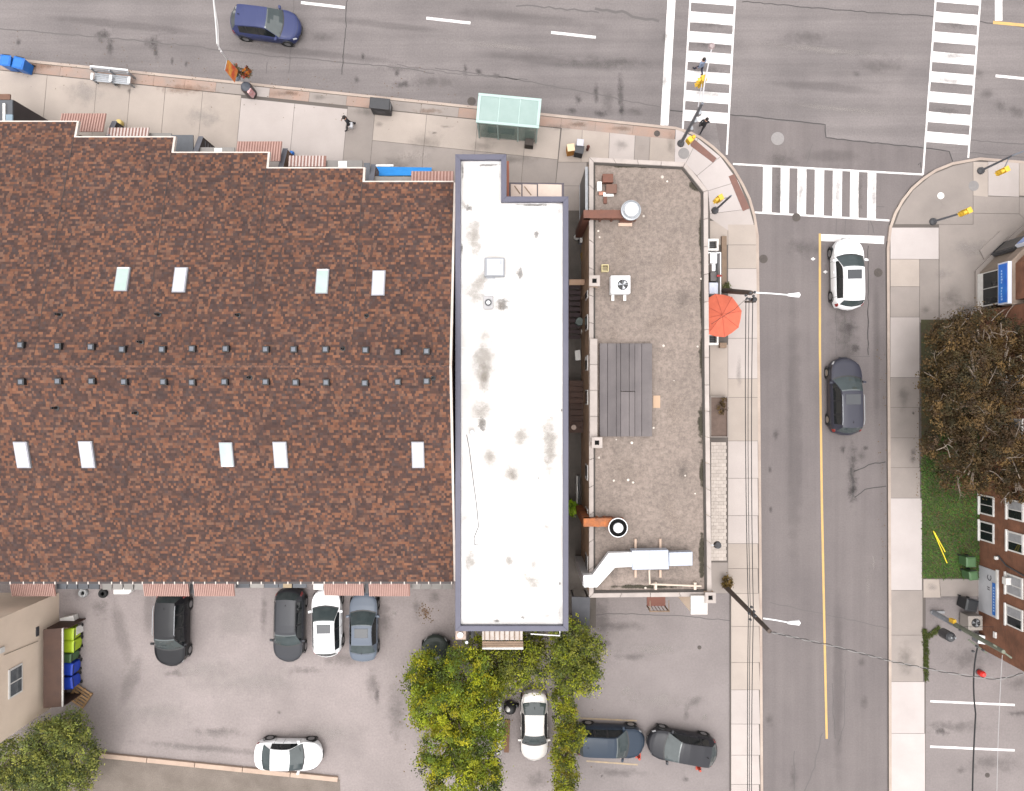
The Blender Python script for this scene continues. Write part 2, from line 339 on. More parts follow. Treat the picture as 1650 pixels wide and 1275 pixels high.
# ---------------------------------------------------------------- road markings (children of the road they are painted on)
def mark(pts, parent=road, z=.009, mat=paint_w, name='painted_stripe'):
    return MB().sheet(PP(pts), z).build(name, mat, parent, world=True)
def line(pts, wpx, parent=road, z=.010, mat=paint_w, name='painted_line'):
    return MB().ribbon(PP(pts), wpx/S, z, None).build(name, mat, parent, world=True)
line([(1114,-30),(1100,209)], 3); line([(1186,-30),(1171,249)], 3)
for k in range(-1, 6):
    y0 = 18+31.7*k
    xl = 1113-.059*(y0); xr = 1184-.054*y0
    mark([(xl,y0),(xr,y0+5.5),(xr-1,y0+23),(xl-1,y0+17.5)], z=.008, name='crosswalk_stripe')
mark([(1076,-10),(1089,-10),(1077,202),(1064,202)], name='stop_line')
line([(1509,-20),(1487,281)], 3); line([(1581,-20),(1560,254)], 3)
for k in range(-1, 7):
    y0 = 18+32.2*k
    xl = 1507-.075*y0; xr = 1579-.078*y0
    mark([(xl,y0),(xr,y0+6),(xr-1,y0+23),(xl-1,y0+17)], z=.008, name='crosswalk_stripe')
line([(1181,264),(1487,281)], 3, side, .014); line([(1216,342),(1433,355)], 3, side, .014)
for a, b in [(1229.5,1244),(1258,1272),(1285,1299.5),(1313,1328),(1342,1357),(1370,1384),(1398,1412)]:
    t = lambda x: 265+.055*(x-1181); u = lambda x: 342+.06*(x-1216)
    mark([(a,t(a)),(b,t(b)),(b-1,u(b)),(a-1,u(a))], side, .012, name='crosswalk_stripe')
for a in [(284,-17,355,-9),(485,4,556,12),(687,29,758,37),(888,52,960,60),(1604,122,1676,129)]:
    line([(a[0],a[1]),(a[2],a[3])], 4.5, name='lane_dash')
mark([(1603,-20),(1615,-20),(1615,33),(1603,33)], name='stop_line'); line([(1600,36),(1720,47)], 5, mat=paint_y, z=.012)
line([(1321,376),(1321,560),(1324,800),(1328,1000),(1332,1190)], 3.7, side, .012, paint_y)
mark([(1323,377),(1425,380),(1424,393),(1323,388)], side, name='stop_line')
for x, y in [(1310,417),(1330,438)]: mark([(x-4,y),(x-1,y-2),(x+1,y-3),(x+1,y-1.5),(x+4,y),(x+1,y+1.5),(x,y+3),(x-1,y+2)], side, .012, name='painted_arrow')
for y in (1129, 1202, 1276): line([(1498,y),(1634,y+6)], 3.6, lot3, .060)
line([(935,1157),(1026,1161)], 2.5, lot2, .0, paint_yf); line([(945,1226),(1028,1232)], 2.5, lot2, .0, paint_yf)

# manhole covers
def manhole(px, py, r, mat, parent, z):
    p = P(px, py)
    o = MB().lathe([(r,z-.01),(r,z+.003),(r*.9,z+.004),(r*.88,z+.001),(.001,z+.001)], 24, (p.x,p.y,0)).build('manhole_cover', mat, parent, world=True)
    b = MB()
    for k in range(-2,3):
        h = math.sqrt(max(0,(r*.8)**2-(k*r*.3)**2)); b.box(p.x-h, p.x+h, p.y+k*r*.3-.02, p.y+k*r*.3+.02, z, z+.006)
    b.build('tread', mat, o, world=True)
for a in [(1253,223,.42,iron_l,side,.006),(1230,417,.28,iron,side,.006),(1283,350,.27,iron,side,.018),(1415,439,.28,iron,side,.006),(760,163,.28,iron,road,.003),
          (1567,300,.33,iron_l,swalk2,.122),(1101,248,.36,iron_l,swalk,.122),(1058,216,.2,iron,swalk,.122),(1033,240,.28,conc_d,swalk,.122),(1520,325,.24,conc_d,swalk2,.122),
          (1127,1043,.13,iron,lot2,-.006),(1590,1248,.16,iron,lot3,.058),(1514,316,.22,whitep,swalk2,.122)]: manhole(*a)
# cracks
def crack(pts, wpx=1.6, parent=road, z=.006, mat=crack_m, jit=1.2):
    q = []
    for i in range(len(pts)-1):
        a, b = Vector(pts[i]), Vector(pts[i+1]); k = max(1, int((b-a).length/9))
        for j in range(k):
            p = a+(b-a)*j/k
            q.append((p.x+random.uniform(-jit,jit), p.y+random.uniform(-jit,jit)))
    q.append(pts[-1])
    MB().ribbon(PP(q), wpx/S, z, None).build('crack', mat, parent, world=True)
crack([(1080,178),(1100,180),(1205,187),(1329,200),(1331,222),(1487,238),(1530,244),(1535,260)], 1.8, z=.0065, jit=.7)
crack([(1195,2),(1300,12),(1507,27),(1600,38),(1720,50)], 1.4)
crack([(-20,38),(0,46),(200,63),(290,72),(420,88),(520,97),(640,108),(700,118)], 1.6, mat=crack_f)
crack([(560,-5),(556,60),(551,120)], 1.3); crack([(474,-5),(470,70),(465,118)], 1.2, mat=crack_f); crack([(430,100),(429,118)], 1.2, mat=crack_f)
crack([(700,110),(800,122),(900,140),(1000,160),(1064,172)], 1.5, mat=crack_f)
crack([(640,104),(730,118),(850,128)], 1.2, mat=crack_f)
crack([(1560,245),(1640,252),(1700,262)], 1.3, mat=crack_f); crack([(1563,226),(1700,235)], 1.3, mat=crack_f)
crack([(960,12),(1010,22),(1062,34)], 4, mat=crack_f, jit=2.5); crack([(830,8),(905,14),(965,20)], 2.2, mat=crack_f, jit=2)
crack([(1309,232),(1300,262)], 1, side, .0065, crack_f)
for x in (1348,1362,1400): crack([(x,352),(x-1,376)], 1.1, side, .0065, crack_f); crack([(x-1,500),(x-1,572)], 1.0, side, .0065, crack_f)
crack([(1399,395),(1399,572)], 1.3, side, .0065); crack([(1372,573),(1402,574)], 1.2, side, .0065, crack_f)
crack([(1375,760),(1400,748),(1427,744)], 1.8, side, .0065); crack([(1378,800),(1395,788),(1428,783)], 1.6, side, .0065); crack([(1372,755),(1374,800)], 3.5, side, .0065, crack_f, 2)
crack([(1400,330),(1425,333)], 1.2, side, .0065, crack_f); crack([(1402,355),(1408,375)], 1.5, side, .0065, crack_f)
crack([(1240,970),(1330,990),(1430,1012)], 1.1, side, .0065, crack_f); crack([(1362,1080),(1360,1170),(1350,1200)], 1.1, side, .0065, crack_f)
crack([(1325,1180),(1312,1235),(1296,1275)], 1.6, side, .0065, crack_f); crack([(1280,1210),(1280,1275)], 1.3, side, .0065, crack_f)
crack([(950,990),(1000,988),(1100,993),(1176,1000)], 1.3, lot2, -.006, crack_f); crack([(1340,1100),(1343,1150),(1346,1190)], 1.2, side, .0065, crack_f)
crack([(1480,265),(1484,262),(1484,270)], 1.5, side, .0065)
# stains
st_wear = stain_mat('paint_wear', (.11,.10,.098), .34, 4.0, .8)
zi = {}
def stain(px, py, rx, ry, mat, parent=road, z=.006, rot=0):
    zi[parent.name] = zi.get(parent.name, 0)+1; z = z+.00004*zi[parent.name]
    c = P(px, py); ra = R(rot); u = Vector((math.cos(ra), math.sin(ra))); v = Vector((-u.y, u.x)); rx /= S; ry /= S
    c2 = Vector((c.x, c.y))
    me = bpy.data.meshes.new('stain'); me.from_pydata([(-rx,-ry,0),(rx,-ry,0),(rx,ry,0),(-rx,ry,0)], [], [(0,1,2,3)]); me.materials.append(mat)
    o = bpy.data.objects.new('stain', me); C.objects.link(o); o.parent = parent
    og = origin(parent); o.location = (c2.x-og.x, c2.y-og.y, z-og.z); o.rotation_euler = (0,0,ra)
    return o
for a in [(165,58,18,14),(178,75,8,22),(245,70,16,14),(252,85,6,16),(278,98,4,9),(300,103,4,7),(30,68,6,8),(700,130,60,14,st_mid),(585,92,4,9),(575,128,7,9),(650,136,20,8),(750,112,5,12),(772,115,7,8),
          (640,110,40,9,st_mid),(640,118,6,8),(800,122,8,6),(980,160,14,30,st_mid),(1000,150,7,45),(960,150,6,22),(932,160,7,12),(920,178,14,6),(968,183,16,8),(1002,178,6,12),(1022,180,22,10,st_mid),(980,100,90,12,st_mid),
          (1590,150,22,12,st_mid),(1610,172,16,12,st_mid),(1578,118,14,12,st_mid),(1640,180,24,14,st_mid),(1380,120,9,8,st_mid),(1420,105,60,16,st_mid),(1300,60,50,12,st_mid),(1140,30,6,5),(1135,70,9,9,st_mid),(520,60,30,10,st_mid),
          (900,100,160,10,st_tyre,-6),(500,85,200,8,st_tyre,-6),(200,40,190,9,st_tyre,-6),(1330,140,130,10,st_tyre,-5),(850,30,160,14,st_tyre,-6),(620,40,130,8,st_tyre,-6),
          (1330,80,150,8,st_pale,-5),(820,75,120,6,st_pale,-6),(1350,175,120,7,st_pale,-5)]:
    m = a[4] if len(a) > 4 else st_dark
    stain(a[0], a[1], a[2]*1.3, a[3]*1.3, m, road, .005, a[5] if len(a) > 5 else 0)
for px, py, rx, ry in [(1145,40,46,8),(1145,72,46,7),(1142,112,46,8),(1140,150,46,7),(1540,40,46,8),(1535,90,46,8),(1530,130,46,8),(1526,180,46,8),(1072,60,10,12),(1070,130,10,14)]: stain(px, py, rx, ry*1.4, st_wear, road, .0105, -5)
for px in (1255,1290,1350,1385,1408): stain(px, 310, 10, 60, st_wear, side, .0145)
for a in [(1374,760,12,70,st_dark),(1372,790,10,16),(1368,530,14,18),(1378,560,10,9),(1358,725,7,8),(1388,735,12,14,st_mid),(1395,722,6,6),(1250,700,6,12),(1240,757,4,8),(1242,820,4,8),(1362,540,30,90,st_mid),
          (1392,1130,9,12,st_mid),(1388,1068,8,10,st_mid),(1278,1250,8,30,st_mid),(1240,1160,9,14,st_mid),(1280,700,16,300,st_tyre),(1350,1100,12,200,st_tyre),(1412,560,8,160,st_tyre),(1300,400,40,22,st_mid),
          (1408,905,6,18,st_pale),(1398,945,5,24,st_pale),(1260,260,40,22,st_mid),(1340,250,60,14,st_tyre)]:
    m = a[4] if len(a) > 4 else st_dark
    stain(a[0], a[1], a[2]*1.3, a[3]*1.3, m, side, .008)
for a in [(195,1020,16,70,st_tyre,12),(210,1100,16,60,st_tyre,-20),(240,985,14,60,st_tyre,0),(608,1120,6,22),(600,1100,16,34,st_mid),(620,1000,18,40,st_mid),(672,980,12,30,st_mid),(686,987,9,10,st_rust),(636,988,9,8,st_pale),
          (330,1080,80,20,st_pale),(560,1060,60,18,st_mid),(450,1148,5,5),(380,1005,40,50,st_pale),(260,1150,90,24,st_pale),(520,1180,90,20,st_pale),(400,1100,120,30,st_pale),(160,980,20,24,st_mid),(640,1150,24,60,st_mid),
          (350,1180,60,12,st_mid),(700,960,14,16,st_mid),(425,990,9,50,st_mid),(490,1080,40,10,st_mid),(280,1085,30,8,st_mid),(130,955,26,14,st_mid),(330,1205,180,9,st_mid,-5)]:
    m = a[4] if len(a) > 4 else st_dark
    stain(a[0], a[1], a[2]*1.25, a[3]*1.25, m, lot, -.011, a[5] if len(a) > 5 else 0)
for a in [(1020,1058,40,8,st_mid),(1120,1130,22,9,st_mid,35),(1105,1150,8,14,st_mid),(1050,1045,70,14,st_pale),(1000,1010,60,12,st_mid),(978,1035,10,9,st_mid),(1135,1155,9,9,st_pale),(1010,1112,18,14,st_pale),(1060,1130,80,18,st_pale),(970,1000,20,60,st_mid),
          (1105,1255,8,8),(970,1250,4,4),(865,1255,28,26,st_mid),(1000,1245,60,10,st_mid)]:
    stain(a[0], a[1], a[2]*1.25, a[3]*1.25, a[4] if len(a) > 4 else st_dark, lot2, -.008, a[5] if len(a) > 5 else 0)
for a in [(1515,1178,16,7,st_dark,-10),(1640,1148,22,6,st_dark),(1640,1100,30,18,st_mid),(1560,1060,50,30,st_mid),(1530,960,50,10,st_mid),(1540,1170,70,14,st_mid),(1600,1230,60,20,st_mid),(1546,1240,9,7,st_mid)]:
    stain(a[0], a[1], a[2]*1.3, a[3]*1.3, a[4], lot3, .057, a[5] if len(a) > 5 else 0)
for a in [(820,258,60,10,st_mid),(720,205,12,4,st_mid),(612,202,10,6,st_mid),(700,215,6,3),(590,180,30,14,st_mid),(690,230,40,20,st_mid),(900,205,30,8,st_mid),(102,124,3,3),(193,140,4,6),(210,148,5,6),(455,152,34,7,st_mid),(470,151,16,5,st_rust),(690,180,30,6,st_rust),(520,158,22,6,st_mid),
          (930,201,22,5,st_rust),(1000,208,26,5,st_rust),(1000,235,16,12,st_mid),(1080,235,10,26,st_mid),(1153,660,9,14,st_mid),(1190,600,6,40,st_pale),(300,145,60,10,st_rust),(60,108,50,8,st_rust),(640,265,40,16,st_mid),(780,235,30,14,st_mid),(140,150,40,26,st_pale),(330,190,40,24,st_pale)]:
    stain(a[0], a[1], a[2]*1.3, a[3]*1.3, a[4] if len(a) > 4 else st_dark, swalk, .125)
for a in [(1530,480,26,20,st_mid),(1555,500,30,16,st_dark),(1520,440,18,16,st_pale),(1490,500,10,10,st_mid),(1470,728,6,9),(1468,740,7,8),(1455,640,14,30,st_mid),(1560,400,40,20,st_pale),(1470,665,3,4),(1482,676,3,4),(1458,1060,18,40,st_mid),(1500,945,10,8,st_pale)]:
    stain(a[0], a[1], a[2]*1.3, a[3]*1.3, a[4] if len(a) > 4 else st_dark, swalk2, .125)
# litter: leaves and gum flecks on the ground, too many and small to count
lf = MB()
def fleck(px, py, z, s_):
    p = P(px, py); a = random.uniform(0, 3.14); d = Vector((math.cos(a), math.sin(a)))*s_; e = Vector((-d.y, d.x))*.6
    lf.add([(p.x-d.x,p.y-d.y,z),(p.x+e.x,p.y+e.y,z+.008),(p.x+d.x,p.y+d.y,z),(p.x-e.x,p.y-e.y,z+.008)], [(0,1,2,3)])
for _ in range(260):
    x = random.uniform(20,760); d = random.uniform(-70,60)*random.random()
    fleck(x, KY(x)+d, .132 if d > -2 else .012, random.uniform(.02,.05))
for _ in range(160): fleck(random.gauss(1482,5), random.uniform(620,800), .13, random.uniform(.02,.06))
for _ in range(60): fleck(random.gauss(1422,4), random.uniform(560,900), .012, random.uniform(.02,.06))
for _ in range(60): fleck(random.gauss(686,6), random.gauss(987,7), .0, random.uniform(.03,.07))
for _ in range(420): fleck(random.triangular(1484,1576,1560), random.triangular(735,930,760), .2, random.uniform(.03,.07))
for _ in range(90): fleck(random.uniform(640,980), random.uniform(1000,1260), .0, random.uniform(.03,.07))
tag(lf.build('leaf_litter', M('leaf_litter_brown', (.06,.035,.015), (.11,.06,.02), 5, .9), recenter=False), 'scattered brown leaf litter flecks on road and sidewalk', 'leaf litter', kind='stuff')
# ================================================================ row houses with the mottled shingle roof
def unrot(o): return o
EZ, RZ = 5.9, 8.6
RY = (637-590)/S*(1-RZ/H)                       # ridge line
SY = (637-936)/S*(1-EZ/H)                       # south eave
NY = (637-290)/S*(1-EZ/H)
mS = (RZ-EZ)/(RY-SY); mN = (RZ-EZ)/(NY-RY)
def zs_(y): return RZ-(RY-y)*mS if y < RY else RZ-(y-RY)*mN
XE = (731-825)/S*(1-EZ/H); XW = (-140-825)/S*(1-EZ/H)
def eave(py):                                    # world y of a north eave seen at photo row py
    y = 10.0
    for _ in range(30): y = (637-py)/S*(1-zs_(y)/H)
    return y
def xat(px, y): return (px-825)/S*(1-zs_(y)/H)
ev = [197, 222, 247, 272, 294]
exb = [None, 119, 276, 429, 584]                 # photo x of the steps
eys = [eave(v) for v in ev]
bnd = [XW]+[xat(exb[i], eys[i]) for i in range(1,5)]+[XE]
row = thing('row_house_block', 'long row house block under a mottled brown shingle roof with skylights', 'building', (-18, 2, 0))
brick_red = brick_mat('row_house_brick', (.16,.085,.06), (.12,.065,.048), (.22,.19,.17))
stucco = M('tan_stucco', (.68,.56,.455), (.57,.46,.37), .5, .9, .3, 50, fine=.06)
rw = MB()
for i in range(5):
    rw.box(bnd[i], bnd[i+1]-.02 if i < 4 else bnd[i+1]-.12, SY+.45, eys[i]-.55, 0, EZ-1.35+ (i*.0))
rw.build('wall', brick_red, row, world=True)
# roof deck
rd = MB()
for i in range(5):
    x0, x1 = bnd[i], bnd[i+1]; e = eys[i]
    def pr(x): return [(x,SY,zs_(SY)),(x,RY,RZ),(x,e,zs_(e)),(x,e,zs_(e)-.22),(x,RY,RZ-.25),(x,SY,zs_(SY)-.22)]
    a, b = pr(x0), pr(x1)
    rd.add(a+b, [(0,1,7,6),(1,2,8,7),(2,3,9,8),(3,4,10,9),(4,5,11,10),(5,0,6,11),(5,4,3,2,1,0),(6,7,8,9,10,11)])
deck = rd.build('roof', M('roof_underlay', (.03,.022,.02), None), row, world=True)
# gable infill under the roof
# shingles: one tab is a slightly tilted piece with a butt edge; far too many to be single objects
sv, sf, scol = [], [], []
DARK = [(.050,.029,.025),(.058,.033,.028),(.044,.028,.026),(.064,.036,.029),(.054,.036,.033),(.078,.043,.033)]
ORNG = [(.122,.055,.034),(.145,.068,.042),(.100,.048,.033),(.115,.062,.044)]
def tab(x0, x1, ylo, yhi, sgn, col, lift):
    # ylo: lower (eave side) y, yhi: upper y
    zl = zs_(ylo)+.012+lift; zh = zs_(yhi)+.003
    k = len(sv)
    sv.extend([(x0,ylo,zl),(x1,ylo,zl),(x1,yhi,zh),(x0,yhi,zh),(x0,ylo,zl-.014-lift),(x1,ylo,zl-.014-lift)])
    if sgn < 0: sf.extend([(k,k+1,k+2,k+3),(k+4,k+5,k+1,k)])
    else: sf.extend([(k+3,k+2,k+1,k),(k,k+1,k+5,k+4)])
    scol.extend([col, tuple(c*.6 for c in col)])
def course(x0, x1, ya, yb, sgn):
    x = x0
    while x < x1-.01:
        wd = random.choice([.10,.12,.15,.18,.24]); b = min(x+wd, x1)
        cx = (x+b)/2; cy = (ya+yb)/2
        nz_ = mnoise.noise(Vector((cx*2.6, cy*2.6, 3.1)))*.75+mnoise.noise(Vector((cx*.45, cy*.45, 9.0)))*.35
        c = random.choice(ORNG) if random.random() < .37+.42*nz_ else random.choice(DARK)
        f = .89*random.uniform(.86,1.14)*(1+.10*mnoise.noise(Vector((cx*.25,cy*.2,1))))
        tab(x, b, ya, yb, sgn, (c[0]*f,c[1]*f,c[2]*f), random.uniform(0,.008)); x = b
ex = .138
y = SY-.03
while y < RY-.02:
    course(XW, XE, y, min(y+ex, RY), -1); y += ex
for i in range(5):
    y = eys[i]+.03
    while y > RY+.02:
        course(bnd[i]+(.0 if i == 0 else .012), bnd[i+1]-.012, y, max(y-ex, RY), 1); y -= ex
sme = bpy.data.meshes.new('shingles'); og = origin(row)
sme.from_pydata([(v[0]-og.x, v[1]-og.y, v[2]-og.z) for v in sv], [], sf)
ca = sme.attributes.new('tint', 'FLOAT_COLOR', 'FACE'); ca.data.foreach_set('color', [q for c in scol for q in (c[0],c[1],c[2],1)])
sme.materials.append(M('shingle', (1,1,1), None, rough=.92, bump=.3, bscale=120, attr='tint', fine=.10, fscale=30, spec=.2))
sho = bpy.data.objects.new('shingles', sme); C.objects.link(sho); sho.parent = row; sho['kind'] = 'stuff'
# ridge caps, seams at the steps, rake trim
rc = MB(); x = XW; rcap = 0
while x < XE-.1:
    b = min(x+.3, XE); rc.add([(x,RY-.06,zs_(RY-.06)+.018),(b,RY-.06,zs_(RY-.06)+.02),(b,RY,RZ+.025),(x,RY,RZ+.02),(x,RY+.06,zs_(RY+.06)+.018),(b,RY+.06,zs_(RY+.06)+.02)], [(0,1,2,3),(3,2,5,4)]); x += .29
rc.build('ridge_cap', M('ridge_shingle', (.118,.056,.036), (.050,.031,.027), 5, .92, fine=.35, fscale=7, contrast=.06), row, world=True)
for i in range(1,5):
    yb = eys[i-1] if False else eys[i]
    sb = MB(); x = bnd[i]; y0, y1 = yb, RY+2.2
    sb.add([(x-.025,y0,zs_(y0)+.03),(x+.025,y0,zs_(y0)+.03),(x+.02,y1,zs_(y1)+.02),(x-.02,y1,zs_(y1)+.02)], [(0,1,2,3)])
    sb.build('roof_seam', M('seam_flashing', (.036,.025,.023), None), row, world=True)
trim = M('white_trim', (.46,.41,.375), (.34,.295,.265), 2, .7, fine=.1)
for i in range(5):
    e = eys[i]; z = zs_(e)
    BX(bnd[i], bnd[i+1], e+.02, e+.11, z-.20, z-.01).build('gutter', trim, row, world=True, bev=.01)
    if i < 4:
        e2 = eys[i+1]
        sb = MB(); x = bnd[i+1]
        sb.add([(x,e2+.1,zs_(e2)-.2),(x+.12,e2+.1,zs_(e2)-.2),(x+.12,e+.1,z-.2),(x,e+.1,z-.2),(x,e2+.1,zs_(e2)-.02),(x+.12,e2+.1,zs_(e2)-.02),(x+.12,e+.1,z-.02),(x,e+.1,z-.02)],
               [(3,2,1,0),(4,5,6,7),(0,1,5,4),(1,2,6,5),(2,3,7,6),(3,0,4,7)])
        sb.build('rake_board', trim, row, world=True)
sb = MB()
for ya, yb in ((SY,RY),(RY,eys[4])):
    x = XE+.01
    sb.add([(x,ya,zs_(ya)-.2),(x+.12,ya,zs_(ya)-.2),(x+.12,yb,zs_(yb)-.2),(x,yb,zs_(yb)-.2),(x,ya,zs_(ya)+.02),(x+.12,ya,zs_(ya)+.02),(x+.12,yb,zs_(yb)+.02),(x,yb,zs_(yb)+.02)],
           [(3,2,1,0),(4,5,6,7),(0,1,5,4),(1,2,6,5),(2,3,7,6),(3,0,4,7)])
sb.build('rake_board', trim, row, world=True)
BX(XW, XE, SY-.16, SY-.02, EZ-.16, EZ-.03).build('gutter', M('dark_gutter', (.022,.014,.014), None, rough=.5), row, world=True)
x = XE-.15
while x > XW+4:
    BX(x, x+.06, SY-.19, SY-.01, EZ-.17, EZ-.02).build('gutter_bracket', trim, row, world=True); x -= random.uniform(.5,.75)
# skylights
def onroof(px, py):
    z = 7.0
    for _ in range(30):
        p = P(px, py, z); z = zs_(p.y)
    return P(px, py, z)
for (x0, x1, y0, y1, white) in [(188,209,430,470,0),(281,302,430,472,1),(510,530,433,474,0),(600,621,435,477,1),(27,49,711,754,1),(131,153,710,754,1),(356,377,712,752,0),(442,464,711,754,1),(664,684,711,754,1)]:
    c = onroof((x0+x1)/2, (y0+y1)/2); f = (1-c.z/H)/S; hx = (x1-x0)/2*f; hy = (y1-y0)/2*f
    q = [(c.x+sx*hx, c.y+sy*hy) for sx, sy in ((-1,-1),(1,-1),(1,1),(-1,1))]
    def slopebox(g, z0, z1):
        v = [(c.x+sx*(hx-g), c.y+sy*(hy-g)) for sx, sy in ((-1,-1),(1,-1),(1,1),(-1,1))]
        return MB().add([(a,b,zs_(b)+z0) for a, b in v]+[(a,b,zs_(b)+z1) for a, b in v], [(3,2,1,0),(4,5,6,7),(0,1,5,4),(1,2,6,5),(2,3,7,6),(3,0,4,7)])
    sk = slopebox(0, -.02, .14).build('skylight', M('skylight_frame', (.22,.22,.24), None, rough=.5), row, world=True)
    if white:
        slopebox(.05, .141, .17).build('pane', M('white_skylight_acrylic', (.35,.35,.40), (.39,.385,.43), 1.5, .25), sk, world=True, bev=.02)
    else:
        slopebox(.05, .10, .155).build('pane', M('green_skylight_glass', (.20,.27,.25), (.30,.37,.345), .9, .08, spec=.6), sk, world=True)
        yy = c.y+(hy-.06)*(1 if c.y > RY else -1)
        MB().add([(c.x-hx+.06,yy-.05,zs_(yy)+.157),(c.x+hx-.06,yy-.05,zs_(yy)+.157),(c.x+hx-.06,yy+.05,zs_(yy)+.163),(c.x-hx+.06,yy+.05,zs_(yy)+.163)], [(0,1,2,3)]).build('blind', whitem, sk, world=True)
# vents
capm = M('vent_cap_grey', (.10,.11,.13), (.08,.085,.10), 6, .5, metal=.2)
v0 = [(37,556),(97,558),(150,559),(200,563),(264,563),(312,562),(366,562),(430,563),(475,563),(526,563),(590,564),(642,567),(688,566)]
v1 = [(38,615),(97,614),(151,614),(203,615),(266,615),(312,616),(364,615),(430,615),(478,616),(527,616),(589,617),(642,615),(688,614)]
for px, py in v0+v1:
    c = onroof(px, py)
    o = MB().box(c.x-.17,c.x+.17,c.y-.17,c.y+.17,c.z-.1,c.z+.22).build('roof_vent', black, row, world=True, bev=.015)
    BX(c.x-.115,c.x+.115,c.y-.115,c.y+.115,c.z+.222,c.z+.26).build('vent_cap', capm, o, world=True, bev=.02)
for px, py in [(97,507),(256,507),(384,508),(591,509),(228,551),(553,562),(403,608),(92,657),(220,665),(698,609),(150,700)][:10]:
    c = onroof(px, py)
    MB().lathe([(.15,c.z-.05),(.13,c.z+.03),(.07,c.z+.05),(.065,c.z+.38),(.05,c.z+.38),(.045,c.z+.1),(.001,c.z+.1)], 12, (c.x,c.y,0)).build('vent_pipe', black, row, world=True)
# ribbed canopies over the doors
can_m = M('canopy_red', (.21,.105,.085), (.175,.09,.072), 2, .6, fine=.08)
rib_m = M('canopy_rib_pink', (.34,.215,.185), (.28,.17,.145), 2, .6, fine=.06)
ribp_m = M('canopy_rib_pale', (.40,.33,.31), None, rough=.6)
def canopy(px0, px1, py0, py1, z, drop, rib=rib_m, pitch=.16):
    a = P(px0, py0, z); b = P(px1, py1, z); x0, x1 = sorted((a.x,b.x)); y0, y1 = sorted((a.y,b.y))
    north = y0 > RY
    def zz(y): t = (y-y0)/(y1-y0); return z+drop*(1-t if north else t)
    def sl(m_, xa, xb, t0, t1): m_.add([(xa,y0,zz(y0)+t0),(xb,y0,zz(y0)+t0),(xb,y1,zz(y1)+t0),(xa,y1,zz(y1)+t0),(xa,y0,zz(y0)+t1),(xb,y0,zz(y0)+t1),(xb,y1,zz(y1)+t1),(xa,y1,zz(y1)+t1)], [(3,2,1,0),(4,5,6,7),(0,1,5,4),(1,2,6,5),(2,3,7,6),(3,0,4,7)])
    m1 = MB(); sl(m1, x0, x1, 0, .04); o = m1.build('canopy', can_m, row, world=True)
    m2 = MB(); x = x0+.02
    while x < x1-.06: sl(m2, x, x+pitch*.5, .041, .075); x += pitch
    m2.build('canopy_ribs', rib, o, world=True)
for a in [(100,172,183,216,2.7,.35),(383,455,228,263,2.7,.35)]: canopy(*a)
for a in [(174,241,206,223,2.5,.15),(466,526,251,270,2.5,.15),(663,731,276,296,2.6,.2)]: canopy(*a, ribp_m if a[0] < 600 else rib_m, .2)
for a in [(20,91,930,960,2.7,.25),(233,306,930,960,2.7,.25),(314,379,930,960,2.7,.25),(523,587,930,959,2.7,.25),(595,661,930,960,2.7,.25)]: canopy(*a, rib_m, .11)
# wing walls between the shop fronts
cap_m = M('wing_wall_cap', (.085,.085,.10), (.11,.11,.125), 3, .6)
face_m = M('wing_wall_board', (.045,.036,.034), (.03,.025,.025), 2, .8, fine=.1)
face_b = M('wing_wall_wood', (.13,.075,.045), (.09,.055,.038), 2, .8, fine=.15)
for px, py, len_, z, fm in [(171,186,1.5,2.9,face_m),(313,211,1.5,2.9,face_m),(452,231,1.5,2.9,face_b),(597,257,1.5,2.9,face_b)]:
    a = P(px, py, z)
    o = MB().add([(a.x-.1,a.y,.12),(a.x+.1,a.y,.12),(a.x+.1,a.y-len_-2,.12),(a.x-.1,a.y-len_-2,.12),(a.x-.1,a.y,z-.9),(a.x+.1,a.y,z-.9),(a.x+.1,a.y-len_,z),(a.x-.1,a.y-len_,z),(a.x+.1,a.y-len_-2,z),(a.x-.1,a.y-len_-2,z)],
                 [(0,1,5,4),(4,5,6,7),(1,2,8,6,5),(0,4,7,9,3),(7,6,8,9),(3,9,8,2)]).build('wing_wall', fm, row, world=True)
    for k in range(5):
        zk = .5+k*.38
        MB().box(a.x+.1, a.x+.125, a.y-len_-1.9, a.y-.15-.25*k*0, zk, zk+.05).build('batten', cap_m, o, world=True) if zk < z-1.0 else None
    MB().add([(a.x-.16,a.y+.03,z-.88),(a.x+.16,a.y+.03,z-.88),(a.x+.16,a.y-len_,z+.03),(a.x-.16,a.y-len_,z+.03),(a.x-.16,a.y-len_-2,z+.03),(a.x+.16,a.y-len_-2,z+.03)], [(0,1,2,3),(3,2,5,4)]).build('wall_cap', cap_m, o, world=True)
# flat porch roofs and shop front boxes seen past the gutters
slate = M('porch_slate', (.075,.08,.09), (.06,.062,.07), 2, .7, rnd=.15, fine=.08)
slatel = M('porch_pale', (.21,.195,.185), (.17,.16,.15), 2, .8, rnd=.15, fine=.08)
def flat(px0, px1, py0, py1, z, m_, name='porch_roof'):
    a = P(px0, py1, z); b = P(px1, py0, z)
    return BX(a.x, b.x, a.y, b.y, z-.1, z).build(name, m_, row, world=True, bev=.01)
flat(276,311,217,248,2.6,slate); flat(311,378,237,250,2.4,slatel); flat(345,358,238,250,2.45,whitep,'light_box'); flat(500,584,258,276,2.4,slatel); flat(545,559,259,274,2.45,whitep,'light_box')
flat(586,596,262,292,2.5,slate); flat(600,664,284,298,2.3,slatel); flat(240,276,214,226,2.3,slatel)
for k in range(4): flat(91+k*17.5, 107+k*17.5, 928, 949, 2.4, slate)
for k in range(4): flat(165+k*17.2, 180+k*17.2, 928, 950, 2.4, slatel)
for k in range(5): flat(380+k*23, 402+k*23, 928, 947, 2.4, slate if k != 1 else slatel)
